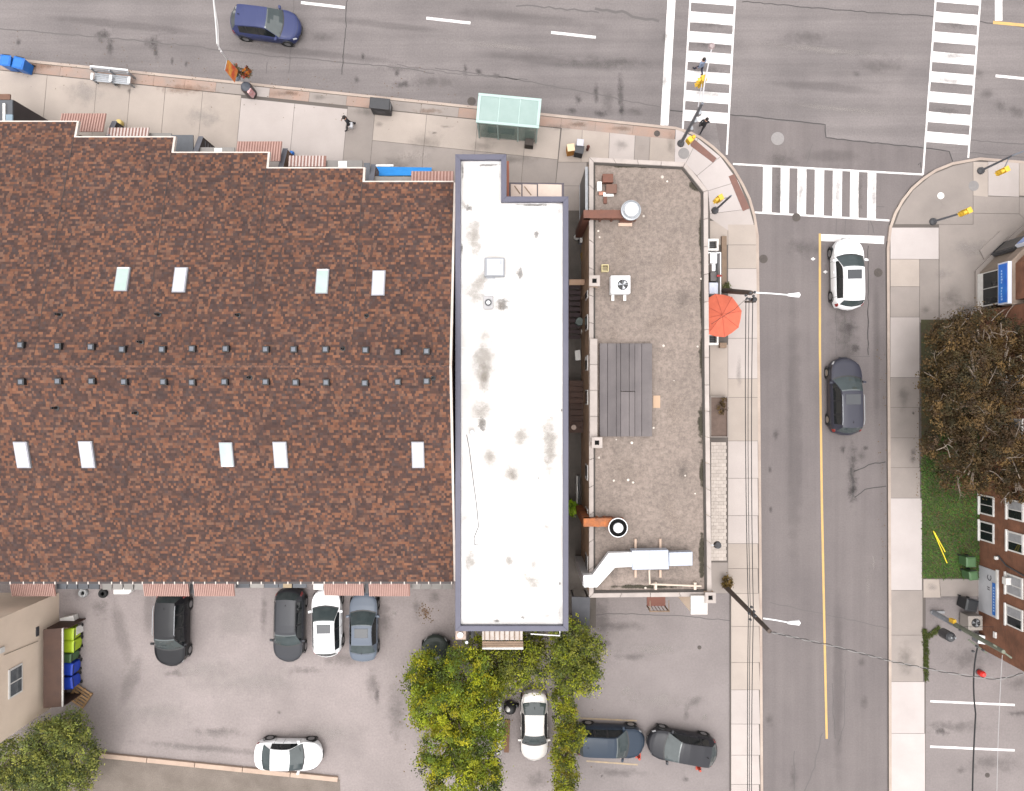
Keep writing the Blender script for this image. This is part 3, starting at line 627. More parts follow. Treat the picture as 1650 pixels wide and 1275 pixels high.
flat(456,470,930,947,2.45,M('porch_tan', (.26,.2,.13), None)); flat(505,521,930,950,2.5,whitep)
for k in range(4): flat(662+k*17, 678+k*17, 928, 949, 2.4, slatel)
flat(306,313,930,956,2.5,dgrey); flat(588,594,930,956,2.5,dgrey)
# left corner shop wing with a dark side wall, white post and window
a = P(-60, 158, 3.2); b = P(22, 158, 3.2)
BX(a.x, b.x, a.y-3.5, a.y-.1, .1, 3.2).build('shop_wing', M('dark_brown_panel', (.035,.028,.03), (.05,.04,.04), 1.5, .7, fine=.1), row, world=True)
flat(-60,20,160,196,3.3,slate); flat(-60,16,151,160,3.35,M('shop_wing_brick', (.14,.075,.05), (.1,.055,.04), 4, .9),'shop_cornice'); flat(4,8,166,196,3.42,whitep,'white_rail'); flat(9,20,184,196,3.40,M('wing_skylight', (.16,.22,.27), None, rough=.1),'wing_window')
# doors and windows on the facades
for i in range(5):
    xa, xb = max(bnd[i], -38), bnd[i+1]
    for k in range(2):
        xm = xa+(xb-xa)*(.28+.44*k); e = eys[i]-.55
        wf = BX(xm-.7,xm+.7,e-.02,e+.05,3.3,4.4).build('window', whitep, row, world=True)
        BX(xm-.62,xm+.62,e+.051,e+.06,3.38,4.32).build('pane', glass_d, wf, world=True)
for k in range(9):
    xm = XE-1.6-k*3.3; e = SY+.45
    wf = BX(xm-.6,xm+.6,e-.05,e+.02,3.3,4.4).build('window', whitep, row, world=True)
    BX(xm-.52,xm+.52,e-.06,e-.051,3.38,4.32).build('pane', glass_d, wf, world=True)
    d = BX(xm+.8,xm+1.6,e-.05,e+.02,0.02,2.1).build('door', wood_b, row, world=True)
    BX(xm+.86,xm+.92,e-.10,e-.051,1,1.06).build('handle', steel, d, world=True)
# blue banner leaning behind the wall
bn = thing('blue_banner', 'long bright blue banner board by the sidewalk in front of the last row house', 'banner', P(646,276,.12))
c = P(646,277,1.2)+Vector((0,.30,0))
MB().add([(c.x-1.9,c.y+.28,.5),(c.x+1.85,c.y+.22,.5),(c.x+1.85,c.y-.42,.95),(c.x-1.9,c.y-.45,.95),(c.x-1.9,c.y+.28,.46),(c.x+1.85,c.y+.22,.46),(c.x+1.85,c.y-.42,.91),(c.x-1.9,c.y-.45,.91)],
         [(0,1,2,3),(7,6,5,4),(0,4,5,1),(1,5,6,2),(2,6,7,3),(3,7,4,0)]).build('panel', M('banner_blue', (.02,.20,.52), (.015,.16,.44), 2, .5), bn, world=True)
for s_ in (-1.8, 0, 1.75):
    MB().tube([(c.x+s_,c.y-.2,.1),(c.x+s_,c.y-.2,.74)], .03).build('post', steel, bn, world=True)
BX(c.x-1.9,c.x-.6,c.y+.30,c.y+.44,.4,.46).build('white_strip', whitep, bn, world=True)
# ================================================================ white roofed building
WZ = 7.2
wb = thing('white_roof_building', 'narrow flat building with a bright white roof and slate grey parapet', 'building', P(825,632,0))
pts = [(733.5,248),(816,248),(816,316),(916,316),(916,1017),(733.5,1017)]
def shrink(poly, g): return [Vector((q[0],q[1])) for q in inset([Vector((p.x,p.y,0)) for p in poly], g)]
wpoly = PP(pts, WZ); win = shrink(wpoly, .06)
MB().prism(win, 0, WZ-.35).build('wall', brick_mat('white_house_brick', (.20,.10,.07), (.16,.085,.06), (.24,.21,.19)), wb, world=True)
rin = shrink(wpoly, .29)
wr = MB().prism(rin, WZ-.5, WZ-.28).build('roof', M('white_membrane', (.50,.49,.485), (.385,.365,.35), .30, .75, .15, 12, fine=.05, fscale=6, contrast=.16), wb, world=True)
cap = M('slate_parapet', (.066,.064,.092), (.054,.053,.078), 2, .5, fine=.06)
def ring(outer_, inner_, z0, z1):
    m = MB(); n = len(outer_)
    for i in range(n):
        j = (i+1) % n
        m.prism([outer_[i], outer_[j], inner_[j], inner_[i]], z0, z1)
    return m
wpc = shrink(wpoly, 0)
for i in range(6):
    j = (i+1) % 6
    MB().prism([wpc[i], wpc[j], rin[j], rin[i]], WZ-.36, WZ).build('parapet', cap, wb, world=True, bev=.015)
def wstain(px, py, rx, ry, m_, rot=0): stain(px, py, rx*1.25, ry*1.25, m_, wr, WZ-.276, rot)
def _ws(px, py, rx, ry, m_, rot=0):
    # stain on the white roof: photo point at roof height
    f = 1-(WZ-.28)/H
    wstain(825+(px-825)*f, 637+(py-637)*f, rx*f, ry*f, m_, rot)
for a in [(856,352,16,14,st_roof),(884,345,16,14,st_roof),(900,340,7,26,st_roof),(864,378,6,9,st_ring),(838,440,7,14,st_ring),(833,438,6,12,st_roof),(810,490,16,14,st_ring),(806,492,20,18,st_roof),(755,335,9,7,st_ring),(748,330,7,10,st_roof),(765,380,22,60,st_roofl),(768,518,5,6,st_ring),
          (780,608,10,20,st_roof),(781,605,16,30,st_roofl),(777,683,9,18,st_ring),(758,690,11,16,st_roof),(778,660,22,30,st_roofl),(790,735,20,26,st_roofl),(824,765,18,34,st_roofl),(826,760,9,20,st_roof),(886,720,18,60,st_roofl),(888,690,12,24,st_roof),(886,760,14,30,st_roof),(880,850,13,16,st_roof),
          (750,835,9,12,st_roof),(860,910,14,20,st_roof),(858,935,18,18,st_roofl),(820,905,12,14,st_roofl),(760,905,15,26,st_roofl),(846,925,6,6,st_roof),(902,985,9,26,st_roof),(884,992,14,10,st_roof),(840,700,30,40,st_roofl),(785,266,24,4,st_ring),(745,275,3,16,st_ring),(806,280,3,20,st_roof),
          (860,330,40,3,st_ring),(904,326,9,4,st_rust),(744,400,3,12,st_ring),(800,1000,8,3,st_ring),(843,995,5,4,st_ring),(905,660,2.5,3.5,st_ring),(868,770,2.5,3.5,st_ring),(902,940,2.5,4,st_ring),(780,580,26,60,st_roofl),(770,460,30,40,st_roofl)]: _ws(*a)
for k in range(13):
    yk = 275+k*57; x0_ = 741; x1_ = 808 if yk < 320 else 908
    MB().ribbon(PP([(x0_,yk),((x0_+x1_)/2,yk+random.uniform(-1,1)),(x1_,yk)], WZ-.2788), .05, WZ-.2788, None).build('membrane_seam', M('seam_grime', (.43,.42,.41), (.52,.51,.50), 2, .8), wr, world=True)
# outlines of old repair patches on the membrane
zp = WZ-.2785
for loop in ([(775,714),(790,712),(800,716),(803,732),(802,746),(788,748),(774,745),(772,730)], [(872,700),(880,684),(893,680),(897,700),(892,716),(896,735),(900,760),(896,783),(882,784),(877,770),(872,745),(866,725)], [(816,738),(829,735),(836,748),(834,770),(826,782),(815,772),(811,752)],
             [(758,505),(766,496),(777,500),(782,515),(779,530),(768,537),(759,527)], [(770,596),(783,592),(794,604),(790,626),(776,632)], [(866,835),(880,838),(890,846),(890,862),(870,860)], [(748,890),(764,886),(774,898),(770,918),(754,922)], [(846,900),(862,892),(874,905),(872,930),(856,944),(846,930)], [(748,300),(790,292),(805,320),(790,350),(760,372),(748,366)], [(798,690),(830,684),(848,700),(840,716),(806,712)]):
    q = []
    for i in range(len(loop)):
        a, b = Vector(loop[i]), Vector(loop[(i+1) % len(loop)])
        for j in range(4):
            p = a+(b-a)*j/4; q.append((p.x+random.uniform(-1,1), p.y+random.uniform(-1,1)))
    q.append(q[0])
    MB().ribbon(PP(q, zp), .035, zp, None).build('patch_outline', M('patch_edge_grime', (.36,.335,.31), (.48,.46,.44), 3, .8), wr, world=True)
# roof furniture of the white building
z = WZ-.28
a = P(781,447,z); b = P(813,417,z)
hb = BX(a.x,b.x,a.y,b.y,z,z+.35).build('roof_hatch', M('hatch_grey', (.20,.205,.22), (.17,.175,.19), 3, .5), wb, world=True, bev=.02)
BX(a.x+.12,b.x-.05,a.y+.06,b.y-.05,z+.352,z+.40).build('lid', M('hatch_lid', (.33,.34,.36), (.30,.305,.325), 3, .5), hb, world=True, bev=.02)
BX(b.x-.22,b.x-.17,b.y-.35,b.y-.15,z+.40,z+.45).build('handle', steel, hb, world=True)
BX(a.x+.1,b.x-.5,a.y-.07,a.y-.005,z+.05,z+.1).build('conduit', steel, hb, world=True)
def rfan(px, py, w_, parent, zb):
    c = P(px,py,zb)
    o = BX(c.x-w_,c.x+w_,c.y-w_*1.35,c.y+w_*1.35,zb,zb+.2).build('vent_box', M('vent_box_grey', (.22,.215,.22), (.30,.29,.295), 4, .5), parent, world=True, bev=.03)
    MB().lathe([(w_*.72,zb+.201),(w_*.72,zb+.26),(w_*.5,zb+.26),(w_*.5,zb+.215),(.001,zb+.215)], 20, (c.x,c.y,0)).build('vent_ring', dgrey, o, world=True)
    MB().lathe([(w_*.42,zb+.2),(w_*.38,zb+.25),(.001,zb+.27)], 16, (c.x,c.y,0)).build('vent_hood', whitem, o, world=True)
rfan(787,488,.26,wb,z)
c = P(769,518,z); MB().lathe([(.42,z+.002),(.38,z+.02),(.12,z+.05),(.09,z+.14),(.001,z+.14)], 20, (c.x,c.y,0)).build('roof_drain', whitem, wb, world=True, smooth=False)
c = P(761,696,z); MB().lathe([(.12,z),(.12,z+.1),(.07,z+.1),(.07,z+.05),(.001,z+.05)], 14, (c.x,c.y,0)).build('roof_drain', steel, wb, world=True)
MB().tube([P(x,y,z+.02) for x, y in [(752,700),(756,722),(762,770),(768,815),(771,848),(764,866),(764,876),(768,880)]], .018, 6).build('roof_cable', dgrey, wb, world=True)
c = P(768,880,z); BX(c.x-.08,c.x+.08,c.y-.08,c.y+.08,z,z+.12).build('cable_box', steel, wb, world=True)
# front porch roof of the white building
pz = 4.4
q = PP([(819,293),(909,294),(909,330),(819,330)], pz)
po = MB().prism(q, pz-.18, pz-.06).build('porch_frame', M('porch_frame_dark', (.05,.04,.05), None, rough=.5), wb, world=True)
for k, (xa, xb) in enumerate([(823,840),(842,865),(867,905)]):
    MB().prism(PP([(xa,296),(xb,297),(xb,328),(xa,328)], pz), pz-.062, pz-.02).build('panel', M('porch_panel', (.44,.36,.31), (.36,.29,.25), 1.2, .7, rnd=.08, fine=.06), po, world=True)
for a, b in (((829,299),(838,312)),((845,300),(856,314))): MB().ribbon(PP([a,b], pz), .06, pz-.019, pz+.0).build('brace', wood_l, po, world=True)
for px in (824,906):
    p = P(px,297,pz-.2); MB().tube([(p.x,p.y,.1),(p.x,p.y,pz-.18)], .06).build('post', whitep, po, world=True)
a = P(817,316,WZ-.4); BX(a.x-.02,a.x+.10,a.y,a.y+2.2,pz-1,WZ-1.2).build('red_panel', M('red_brick_panel', (.20,.07,.045), None), wb, world=True)
# rear porch and chimney box of the white building
pz = 4.6
pb = MB().prism(PP([(777,1000),(842,1000),(842,1031),(777,1031)], pz), pz-.12, pz).build('rear_porch', M('porch_white', (.42,.38,.36), (.30,.25,.22), 3, .7, fine=.15), wb, world=True)
for k in range(8):
    x = 781+k*8; MB().ribbon(PP([(x,1003),(x,1031)], pz), .05, pz, pz+.05).build('rib', wood_l, pb, world=True)
for k in range(4):
    MB().prism(PP([(777,1033+k*3.4),(843,1033+k*3.4),(843,1036+k*3.4),(777,1036+k*3.4)], pz-.3-.12*k), pz-.35-.12*k, pz-.3-.12*k).build('step_board', wood_l if k < 3 else whitep, pb, world=True)
for px in (779,840):
    p = P(px,1040,pz-.7); MB().tube([(p.x,p.y,0),(p.x,p.y,pz-.6)], .07).build('post', whitep, pb, world=True)
p = P(742,1020,6.0)
ch = BX(p.x-.28,p.x+.3,p.y-.36,p.y+.4,0,6.0).build('chimney', M('chimney_buff', (.33,.26,.22), (.26,.2,.17), 3, .85, fine=.12), wb, world=True, bev=.02)
MB().lathe([(.16,6.0),(.16,6.18),(.001,6.2)], 16, (p.x,p.y-.05,0)).build('flue_cap', whitem, ch, world=True)
p = P(752,1035,5.0); MB().tube([(p.x,p.y,.0),(p.x,p.y,5)], .09).build('downpipe', steel, wb, world=True)
p = P(758,1022,5.5); MB().tube([(p.x+.1,p.y+.3,5.4),(p.x+.1,p.y-.15,5.4),(p.x,p.y-.25,4.6)], .11).build('vent_elbow', black, wb, world=True)
p = P(870,1020,5.6); MB().tube([P(855,1021,5.6),P(902,1024,5.6),P(902,1015,5.6)], .035).build('rail', whitem, wb, world=True)
for k in range(6):
    y = wpc[0].y if False else P(0,400+k*105,WZ).y; x = P(916,0,WZ).x-.06
    f_ = BX(x-.01,x+.05,y-.5,y+.5,3.9,5.2).build('window', whitep, wb, world=True); BX(x+.051,x+.06,y-.42,y+.42,3.98,5.12).build('pane', glass_d, f_, world=True)
# ================================================================ corner building with the gravel roof
GZ = 5.1
gb = thing('gravel_roof_building', 'low corner building with a brown gravel roof and pale stone coping', 'building', P(1045,610,0))
gout = [(949,254),(1104,262),(1140,307),(1142,620),(1146,960),(949,962)]
gp = PP(gout, GZ)
buff = brick_mat('buff_brick', (.44,.28,.165), (.37,.235,.14), (.36,.31,.26))
gq = shrink(gp, .07); gi = shrink(gp, .34)
MB().prism(gq, 0, GZ-.10).build('wall', buff, gb, world=True)
gravel = M('roof_gravel', (.178,.143,.124), (.136,.111,.097), .5, .95, .8, 30, fine=.36, fscale=4.5, contrast=.25)
gr = MB().prism(gi, GZ-.6, GZ-.35+.26).build('roof', gravel, gb, world=True)
RGZ = GZ-.09
cop = M('coping_stone', (.31,.27,.25), (.235,.205,.19), 1.5, .85, .1, rnd=.07, fine=.07)
copd = M('coping_joint', (.05,.045,.05), None)
def copings(a, b, ia, ib, n):
    for k in range(n):
        t0, t1 = k/n, (k+1)/n; g = .012/max(.1,(b-a).length)
        p0 = a+(b-a)*(t0+g); p1 = a+(b-a)*(t1-g); q0 = ia+(ib-ia)*(t0+g); q1 = ia+(ib-ia)*(t1-g)
        MB().prism([p0,p1,q1,q0], GZ-.14, GZ+.10+random.uniform(-.004,.004)).build('coping_stone', cop, gb, world=True, bev=.012)
gout_c = shrink(gp, 0); gin_c = shrink(gp, .25)
# order: inset() makes it counter-clockwise, so walk it by matching lengths
n = len(gout_c)
for i in range(n):
    j = (i+1) % n; L_ = (gout_c[j]-gout_c[i]).length
    copings(gout_c[i], gout_c[j], gin_c[i], gin_c[j], max(1, round(L_/1.55)))
# inner dark flashing strip
gin_d = shrink(gp, .36)
for i in range(n):
    j = (i+1) % n
    MB().prism([gin_c[i], gin_c[j], gin_d[j], gin_d[i]], GZ-.2, GZ-.02).build('flashing', M('tar_flashing', (.030,.026,.024), (.05,.042,.036), 3, .8, fine=.2), gb, world=True)
# raised west coping
a = P(962,545,GZ+.5); b = P(962,712,GZ+.5)
BX(a.x-.35,a.x-.02,b.y,a.y,GZ-.13,GZ+.38).build('raised_wall', buff, gb, world=True)
for k in range(4):
    y0 = b.y+(a.y-b.y)*k/4; y1 = b.y+(a.y-b.y)*(k+1)/4-.02
    BX(a.x-.40,a.x+.02,y0,y1,GZ+.381,GZ+.50).build('coping_stone', cop, gb, world=True, bev=.012)
# chimneys
def chimney(px, py, top, s_=.30):
    p = P(px, py, top)
    o = BX(p.x-s_*.85,p.x+s_*.85,p.y-s_*.85,p.y+s_*.85,0,top-.15).build('chimney', buff, gb, world=True)
    for q in ((p.x-s_,p.x-s_*.42,p.y-s_,p.y+s_),(p.x+s_*.42,p.x+s_,p.y-s_,p.y+s_),(p.x-s_*.42,p.x+s_*.42,p.y-s_,p.y-s_*.42),(p.x-s_*.42,p.x+s_*.42,p.y+s_*.42,p.y+s_)):
        BX(q[0],q[1],q[2],q[3],top-.149,top).build('cap_stone', cop, o, world=True)
    BX(p.x-s_*.42,p.x+s_*.42,p.y-s_*.42,p.y+s_*.42,top-.3,top-.14).build('flue', M('soot', (.004,.004,.004), None, rough=1), o, world=True)
chimney(958,452,GZ+.75); chimney(962,713,GZ+.75); chimney(1145,963,GZ+.45)
p = P(1127,975,GZ+.3)
bc = BX(p.x-.44,p.x+.40,p.y-.46,p.y+.5,.1,GZ+.2).build('chimney_block', stucco, gb, world=True)
BX(p.x-.5,p.x+.46,p.y-.52,p.y+.56,GZ+.201,GZ+.34).build('cap_stone', M('pale_cap', (.42,.40,.38), (.33,.3,.28), 2, .8, fine=.1), bc, world=True, bev=.02)
MB().lathe([(.24,GZ+.34),(.2,GZ+.42),(.001,GZ+.46)], 16, (p.x+.05,p.y,0)).build('flue_cap', whitem, bc, world=True)
# rear balcony
p = P(1058,969,3.2); bo = BX(p.x-.55,p.x+.55,p.y-.3,p.y+.3,3.0,3.1).build('rear_balcony', M('balcony_red', (.14,.06,.045), None), gb, world=True)
for s_ in (-.55,.55): MB().tube([(p.x+s_,p.y+.3,4),(p.x+s_,p.y-.32,4),(p.x+s_,p.y-.32,3)], .03).build('rail', wood_l, bo, world=True)
for k in range(6): MB().tube([(p.x-.5+k*.2,p.y-.32,3),(p.x-.5+k*.2,p.y-.32,4)], .02,6).build('baluster', wood_l, bo, world=True)
BX(p.x-.6,p.x+.6,p.y-.36,p.y-.28,4,4.06).build('rail', wood_l, bo, world=True)
# windows of the west wall
xw = gq[0].x
xw = min(q.x for q in gq)
for yy in (470,520,585,640,760,830,905):
    y = P(0,yy,3.5).y
    f_ = BX(xw-.06,xw+.02,y-.45,y+.45,2.9,4.1).build('window', whitep, gb, world=True); BX(xw-.07,xw-.061,y-.37,y+.37,2.98,4.02).build('pane', glass_d, f_, world=True)
xe = max(q.x for q in gq)
for yy in (350,400,640,760,880):
    y = P(0,yy,2).y; xx = P(1140 if yy < 500 else 1143,yy,GZ).x-.07
    f_ = BX(xx-.05,xx+.05,y-.6,y+.6,.9,2.5).build('window', whitep, gb, world=True); BX(xx+.051,xx+.06,y-.52,y+.52,.98,2.42).build('pane', glass_d, f_, world=True)
# stains on the gravel; along the parapet, moss and shade painted together
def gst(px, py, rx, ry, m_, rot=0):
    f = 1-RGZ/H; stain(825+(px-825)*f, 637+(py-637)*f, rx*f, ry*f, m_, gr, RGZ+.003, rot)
st_moss_shade = stain_mat('moss_shade_stain', (.035,.032,.022), .75, 2.5, .4)
st_lite = stain_mat('pale_gravel_wear', (.23,.185,.155), .28, 1.4, 1.0)
for a in [(1130,380,7,60,st_moss_shade),(1131,480,6,70,st_moss_shade),(1131,570,7,60,st_moss_shade),(1130,680,9,50,st_moss_shade),(1131,760,7,40,st_moss_shade),(1131,900,8,60,st_moss_shade),(1040,945,90,5,st_moss_shade),(1030,268,70,4,st_moss_shade),(1120,300,10,14,st_moss_shade,45),(985,920,20,20,st_mid),(1075,918,40,6,st_mid),(1050,935,60,8,st_mid),
          (1000,400,40,60,st_lite),(1060,520,50,30,st_lite),(1010,760,50,40,st_lite),(1080,830,24,60,st_lite,25),(1060,300,40,20,st_lite),(1085,660,26,60,st_lite),(990,540,20,30,st_lite),(1080,420,30,50,st_lite),(1030,880,30,14,st_mid),(1100,760,20,30,st_mid),(1100,480,24,30,st_mid),(980,300,14,20,st_mid)]: gst(*a)
# scattered pale stones and scraps on the roof (countable, parts of the roof)
for px, py, s_ in [(1067,285,.14),(1075,292,.08),(1037,348,.1),(1069,557,.11),(1124,558,.09),(1130,449,.1),(989,774,.1),(1012,773,.11),(1020,777,.1),(1104,766,.08),(1053,689,.09),(993,708,.06),(1018,713,.12),(965,737,.1),(1086,613,.05),(1120,795,.06),(964,372,.09),(966,382,.08),(1040,947,.1)]:
    s_ *= .7; p = P(px,py,RGZ); k = random.uniform(.6,1.1)
    MB().lathe([(s_*.7,RGZ),(s_,RGZ+s_*.3),(s_*.5,RGZ+s_*.6*k),(.001,RGZ+s_*.65*k)], 7, (p.x,p.y,0)).build('loose_stone', M('pale_scrap', (.5,.45,.4), (.36,.32,.28), 6, .8, rnd=.2), gr, world=True)
p = P(1058,647,RGZ); BX(p.x-.2,p.x+.2,p.y-.35,p.y+.35,RGZ,RGZ+.03).build('board_scrap', M('scrap_board', (.32,.22,.15), None), gr, world=True)
# grey panelled platform
pf = thing('roof_platform', 'grey weathered panel platform lying on the gravel roof', 'platform', P(1008,628,RGZ))
plank = M('grey_weathered_panel', (.068,.058,.060), (.102,.088,.088), 1.0, .7, .1, 30, rnd=.14, fine=.12, streak=(90,.15))
xsP = [966,979,993,1000,1014,1023,1034,1051]
for k in range(7):
    ysP = [(553,703)] if k not in (3,4) else [(553,630),(631,703)]
    for a, b in ysP:
        q = PP([(xsP[k]+.3,a),(xsP[k+1]-.3,a),(xsP[k+1]-.3,b),(xsP[k]+.3,b)], RGZ+.3)
        MB().prism(q, RGZ+.02, RGZ+.3+random.uniform(-.01,.01)).build('panel', plank, pf, world=True, bev=.006)
# exhaust fans with ducts over the parapet
def duct_box(pts, w_, h_, m_, parent, name='duct'):
    mb = MB()
    pts = [Vector(p) for p in pts]
    for i in range(len(pts)-1):
        a, b = pts[i], pts[i+1]; d = (b-a).normalized()
        side_ = Vector((-d.y, d.x, 0)); side_ = side_.normalized() if side_.length > .1 else Vector((0,1,0))
        up = side_.cross(d)*-1
        a2 = a-d*(.0 if i == 0 else h_*.45); b2 = b+d*(0 if i == len(pts)-2 else h_*.45)
        vs_ = [q+side_*sx*w_/2+up*sz*h_/2 for q in (a2,b2) for sx, sz in ((-1,-1),(1,-1),(1,1),(-1,1))]
        mb.add(vs_, [(3,2,1,0),(4,5,6,7),(0,1,5,4),(1,2,6,5),(2,3,7,6),(3,0,4,7)])
    return mb.build(name, m_, parent, world=True)
rustb = M('rust_brown_metal', (.120,.045,.028), (.085,.035,.024), 3, .7, .1, fine=.18)
rusto = M('orange_rust_metal', (.36,.105,.022), (.13,.06,.038), 1.8, .8, .2, fine=.3, fscale=6)
def exhaust(label, px, py, r, dm, x_end, dy, ringm, dr=.66):
    zt = RGZ+1.0; c = P(px,py,zt)
    t = thing('exhaust_fan', label, 'exhaust fan', (c.x,c.y,RGZ), group='rooftop exhaust fans')
    BX(c.x-.4,c.x+.4,c.y-.4,c.y+.4,RGZ,RGZ+.35).build('base', dm, t, world=True)
    MB().lathe([(r*.75,RGZ+.35),(r*.8,zt-.25),(r,zt-.2),(r,zt-.02),(r*.88,zt),(r*.84,zt-.04),(r*.72,zt-.05),(.001,zt-.05)], 28, (c.x,c.y,0)).build('housing', ringm, t, world=True, smooth=False)
    MB().lathe([(r*dr,zt-.05),(r*dr,zt+.08),(r*dr*.9,zt+.13),(r*.3,zt+.17),(.001,zt+.18)], 28, (c.x,c.y,0)).build('dome', whitem, t, world=True, smooth=True)
    e = P(x_end,py+dy,zt-.35); xg = min(q.x for q in gq)
    duct_box([(c.x-.3,c.y-dy/S,zt-.45),(xg-.25,c.y-dy/S,zt-.45),(xg-.25,c.y-dy/S,1.0)], .46, .40, dm, t)
    for k in (.25,.55): 
        x = xg+(c.x-xg)*k; BX(x-.05,x+.05,c.y-dy/S-.25,c.y-dy/S+.25,RGZ,zt-.25+.01).build('flange', dm, t, world=True)
    return t
t = exhaust('round white topped exhaust fan with a brown duct near the front', 1017, 338, .56, rustb, 945, 4, steel)
for q in [(-.9,-.35,.9,.1),(-.55,-.72,.95,.12)]:
    p = P(1017,338,RGZ); 
p = P(1008,356,RGZ); BX(p.x-.35,p.x+.35,p.y-.12,p.y+.14,RGZ,RGZ+.25).build('support_block', rustb, t, world=True); BX(p.x-.42,p.x+.36,p.y-.3,p.y-.13,RGZ,RGZ+.12).build('support_board', M('pale_board', (.45,.33,.26), None), t, world=True)
t = exhaust('round white topped exhaust fan with an orange rusted duct near the rear', 996, 850, .50, rusto, 938, -6, M('soot_black', (.006,.006,.006), None, rough=.9, spec=.1), .56)
zt = RGZ+1.0; c = P(996,850,zt); MB().lathe([(.50,zt-.12),(.54,zt-.12),(.54,zt+.01),(.50,zt+.01),(.50,zt-.12)], 28, (c.x,c.y,0), caps=False).build('rim', whitem, t, world=True)
p = P(978,838,RGZ); BX(p.x-.3,p.x+.3,p.y-.1,p.y+.25,RGZ,RGZ+.3).build('support_block', rustb, t, world=True)
# pile of scrap by the north fan
sp = thing('scrap_pile', 'small pile of brown boxes and white cans near the front parapet', 'scrap', P(975,303,RGZ))
for px, py, hx, hy, h_, m_ in [(978,290,.3,.24,.4,rustb),(984,306,.3,.26,.3,M('brown_crate', (.11,.06,.045), None)),(965,302,.13,.26,.3,whitep),(980,314,.3,.12,.15,whitep),(975,322,.1,.22,.08,rustb),(992,303,.05,.18,.2,rustb),(970,312,.2,.1,.12,M('pink_scrap', (.3,.14,.1), None))]:
    p = P(px,py,RGZ); BX(p.x-hx,p.x+hx,p.y-hy,p.y+hy,RGZ,RGZ+h_).build('box', m_, sp, world=True, bev=.02)
# milk crate
mc = thing('plastic_crate', 'pale yellow open crate beside the white air conditioner', 'crate', P(974,433,RGZ))
p = P(974,433,RGZ); ym = M('crate_yellow', (.42,.36,.2), None)
for q in ((-.2,-.16,-.2,.2),(.16,.2,-.2,.2),(-.16,.16,-.2,-.16),(-.16,.16,.16,.2)): BX(p.x+q[0],p.x+q[1],p.y+q[2],p.y+q[3],RGZ,RGZ+.3).build('side', ym, mc, world=True)
for k in range(3): BX(p.x-.16,p.x+.16,p.y-.13+k*.1,p.y-.09+k*.1,RGZ+.01,RGZ+.04).build('slat', ym, mc, world=True)
# air conditioner, laid on its back so that the fan faces the sky
def aircon(label, px, py, wx, wy, zb, zh, m_, fan_off, fr, group=None, legs=True):
    c = P(px,py,zb+zh); t = thing('air_conditioner', label, 'air conditioner', (c.x,c.y,zb), group=group)
    BX(-wx,wx,-wy,wy,.12,zh).build('casing', m_, t, bev=.03)
    MB().lathe([(fr,zh-.02),(fr,zh+.012),(fr*.94,zh+.02),(fr*.92,zh+.004),(.001,zh+.003)], 28, (fan_off[0],fan_off[1],0)).build('fan_recess', black, t)
    for k in range(3):
        a = R(25+120*k); b = a+.75
        MB().add([(fan_off[0]+fr*.12*math.cos(a),fan_off[1]+fr*.12*math.sin(a),zh+.012),(fan_off[0]+fr*.86*math.cos(a),fan_off[1]+fr*.86*math.sin(a),zh+.01),(fan_off[0]+fr*.86*math.cos(b),fan_off[1]+fr*.86*math.sin(b),zh+.028),(fan_off[0]+fr*.16*math.cos(b),fan_off[1]+fr*.16*math.sin(b),zh+.02)], [(0,1,2,3)]).build('fan_blade', steel, t)
    MB().lathe([(fr*.18,zh),(fr*.18,zh+.035),(.001,zh+.04)], 12, (fan_off[0],fan_off[1],0)).build('hub', black, t)
    for k in range(2):
        g = MB()
        if k == 0:
            g.box(fan_off[0]-fr,fan_off[0]+fr,fan_off[1]-.008,fan_off[1]+.008,zh+.042,zh+.05)
        else: g.box(fan_off[0]-.008,fan_off[0]+.008,fan_off[1]-fr,fan_off[1]+fr,zh+.051,zh+.058)
        g.build('guard', steel, t)
    if legs:
        for s_ in (-1,1): BX(s_*wx*.62-.08,s_*wx*.62+.08,-wy-.32,wy-.1,0,.12).build('foot', whitep, t)
    return t
aircon('white air conditioner with a black fan on the gravel roof', 1000, 458, .55, .50, RGZ, .75, whitem, (.12,-.02), .30)
# white duct and box unit
duct_m = M('white_sheet_metal', (.52,.53,.545), (.46,.47,.49), 2, .35, fine=.03)
duct_p = M('bluish_sheet_metal', (.31,.335,.39), (.27,.295,.35), 2, .3, fine=.03)
hv = thing('ventilation_unit', 'white sheet metal ventilation box with an angled duct on the gravel roof', 'ventilation unit', P(1048,902,RGZ))
zt = RGZ+.85
MB().prism(PP([(1018,887),(1077,886),(1078,917),(1019,918)], zt), zt-.6, zt).build('box', duct_p, hv, world=True, bev=.02)
MB().ribbon(PP([(1047,887),(1048,918)], zt), .03, zt+.001, zt+.03).build('seam', steel, hv, world=True)
MB().prism(PP([(1078,890),(1116,889),(1116,911),(1078,912)], zt-.1), zt-.55, zt-.1).build('outlet', duct_p, hv, world=True, bev=.02)
MB().prism(PP([(1018,890),(1018,913),(991,914),(962,946),(941,946),(940,927),(955,926),(981,891)], zt-.08), zt-.5, zt-.08).build('duct', M('bright_white_duct', (.62,.62,.63), (.56,.56,.57), 2, .4), hv, world=True)
a = P(950,937,zt-.3); xg = min(q.x for q in gq)
BX(xg-.45,xg-.02,a.y-.28,a.y+.28,.6,zt-.5).build('down_duct', duct_m, hv, world=True)
for px in (1024,1064): 
    for y0, y1 in ((868,886),(918,930)): MB().ribbon(PP([(px,y0),(px,y1)], RGZ+.1), .12, RGZ+.005, RGZ+.14).build('support_rail', M('pale_timber', (.38,.28,.22), None), hv, world=True)
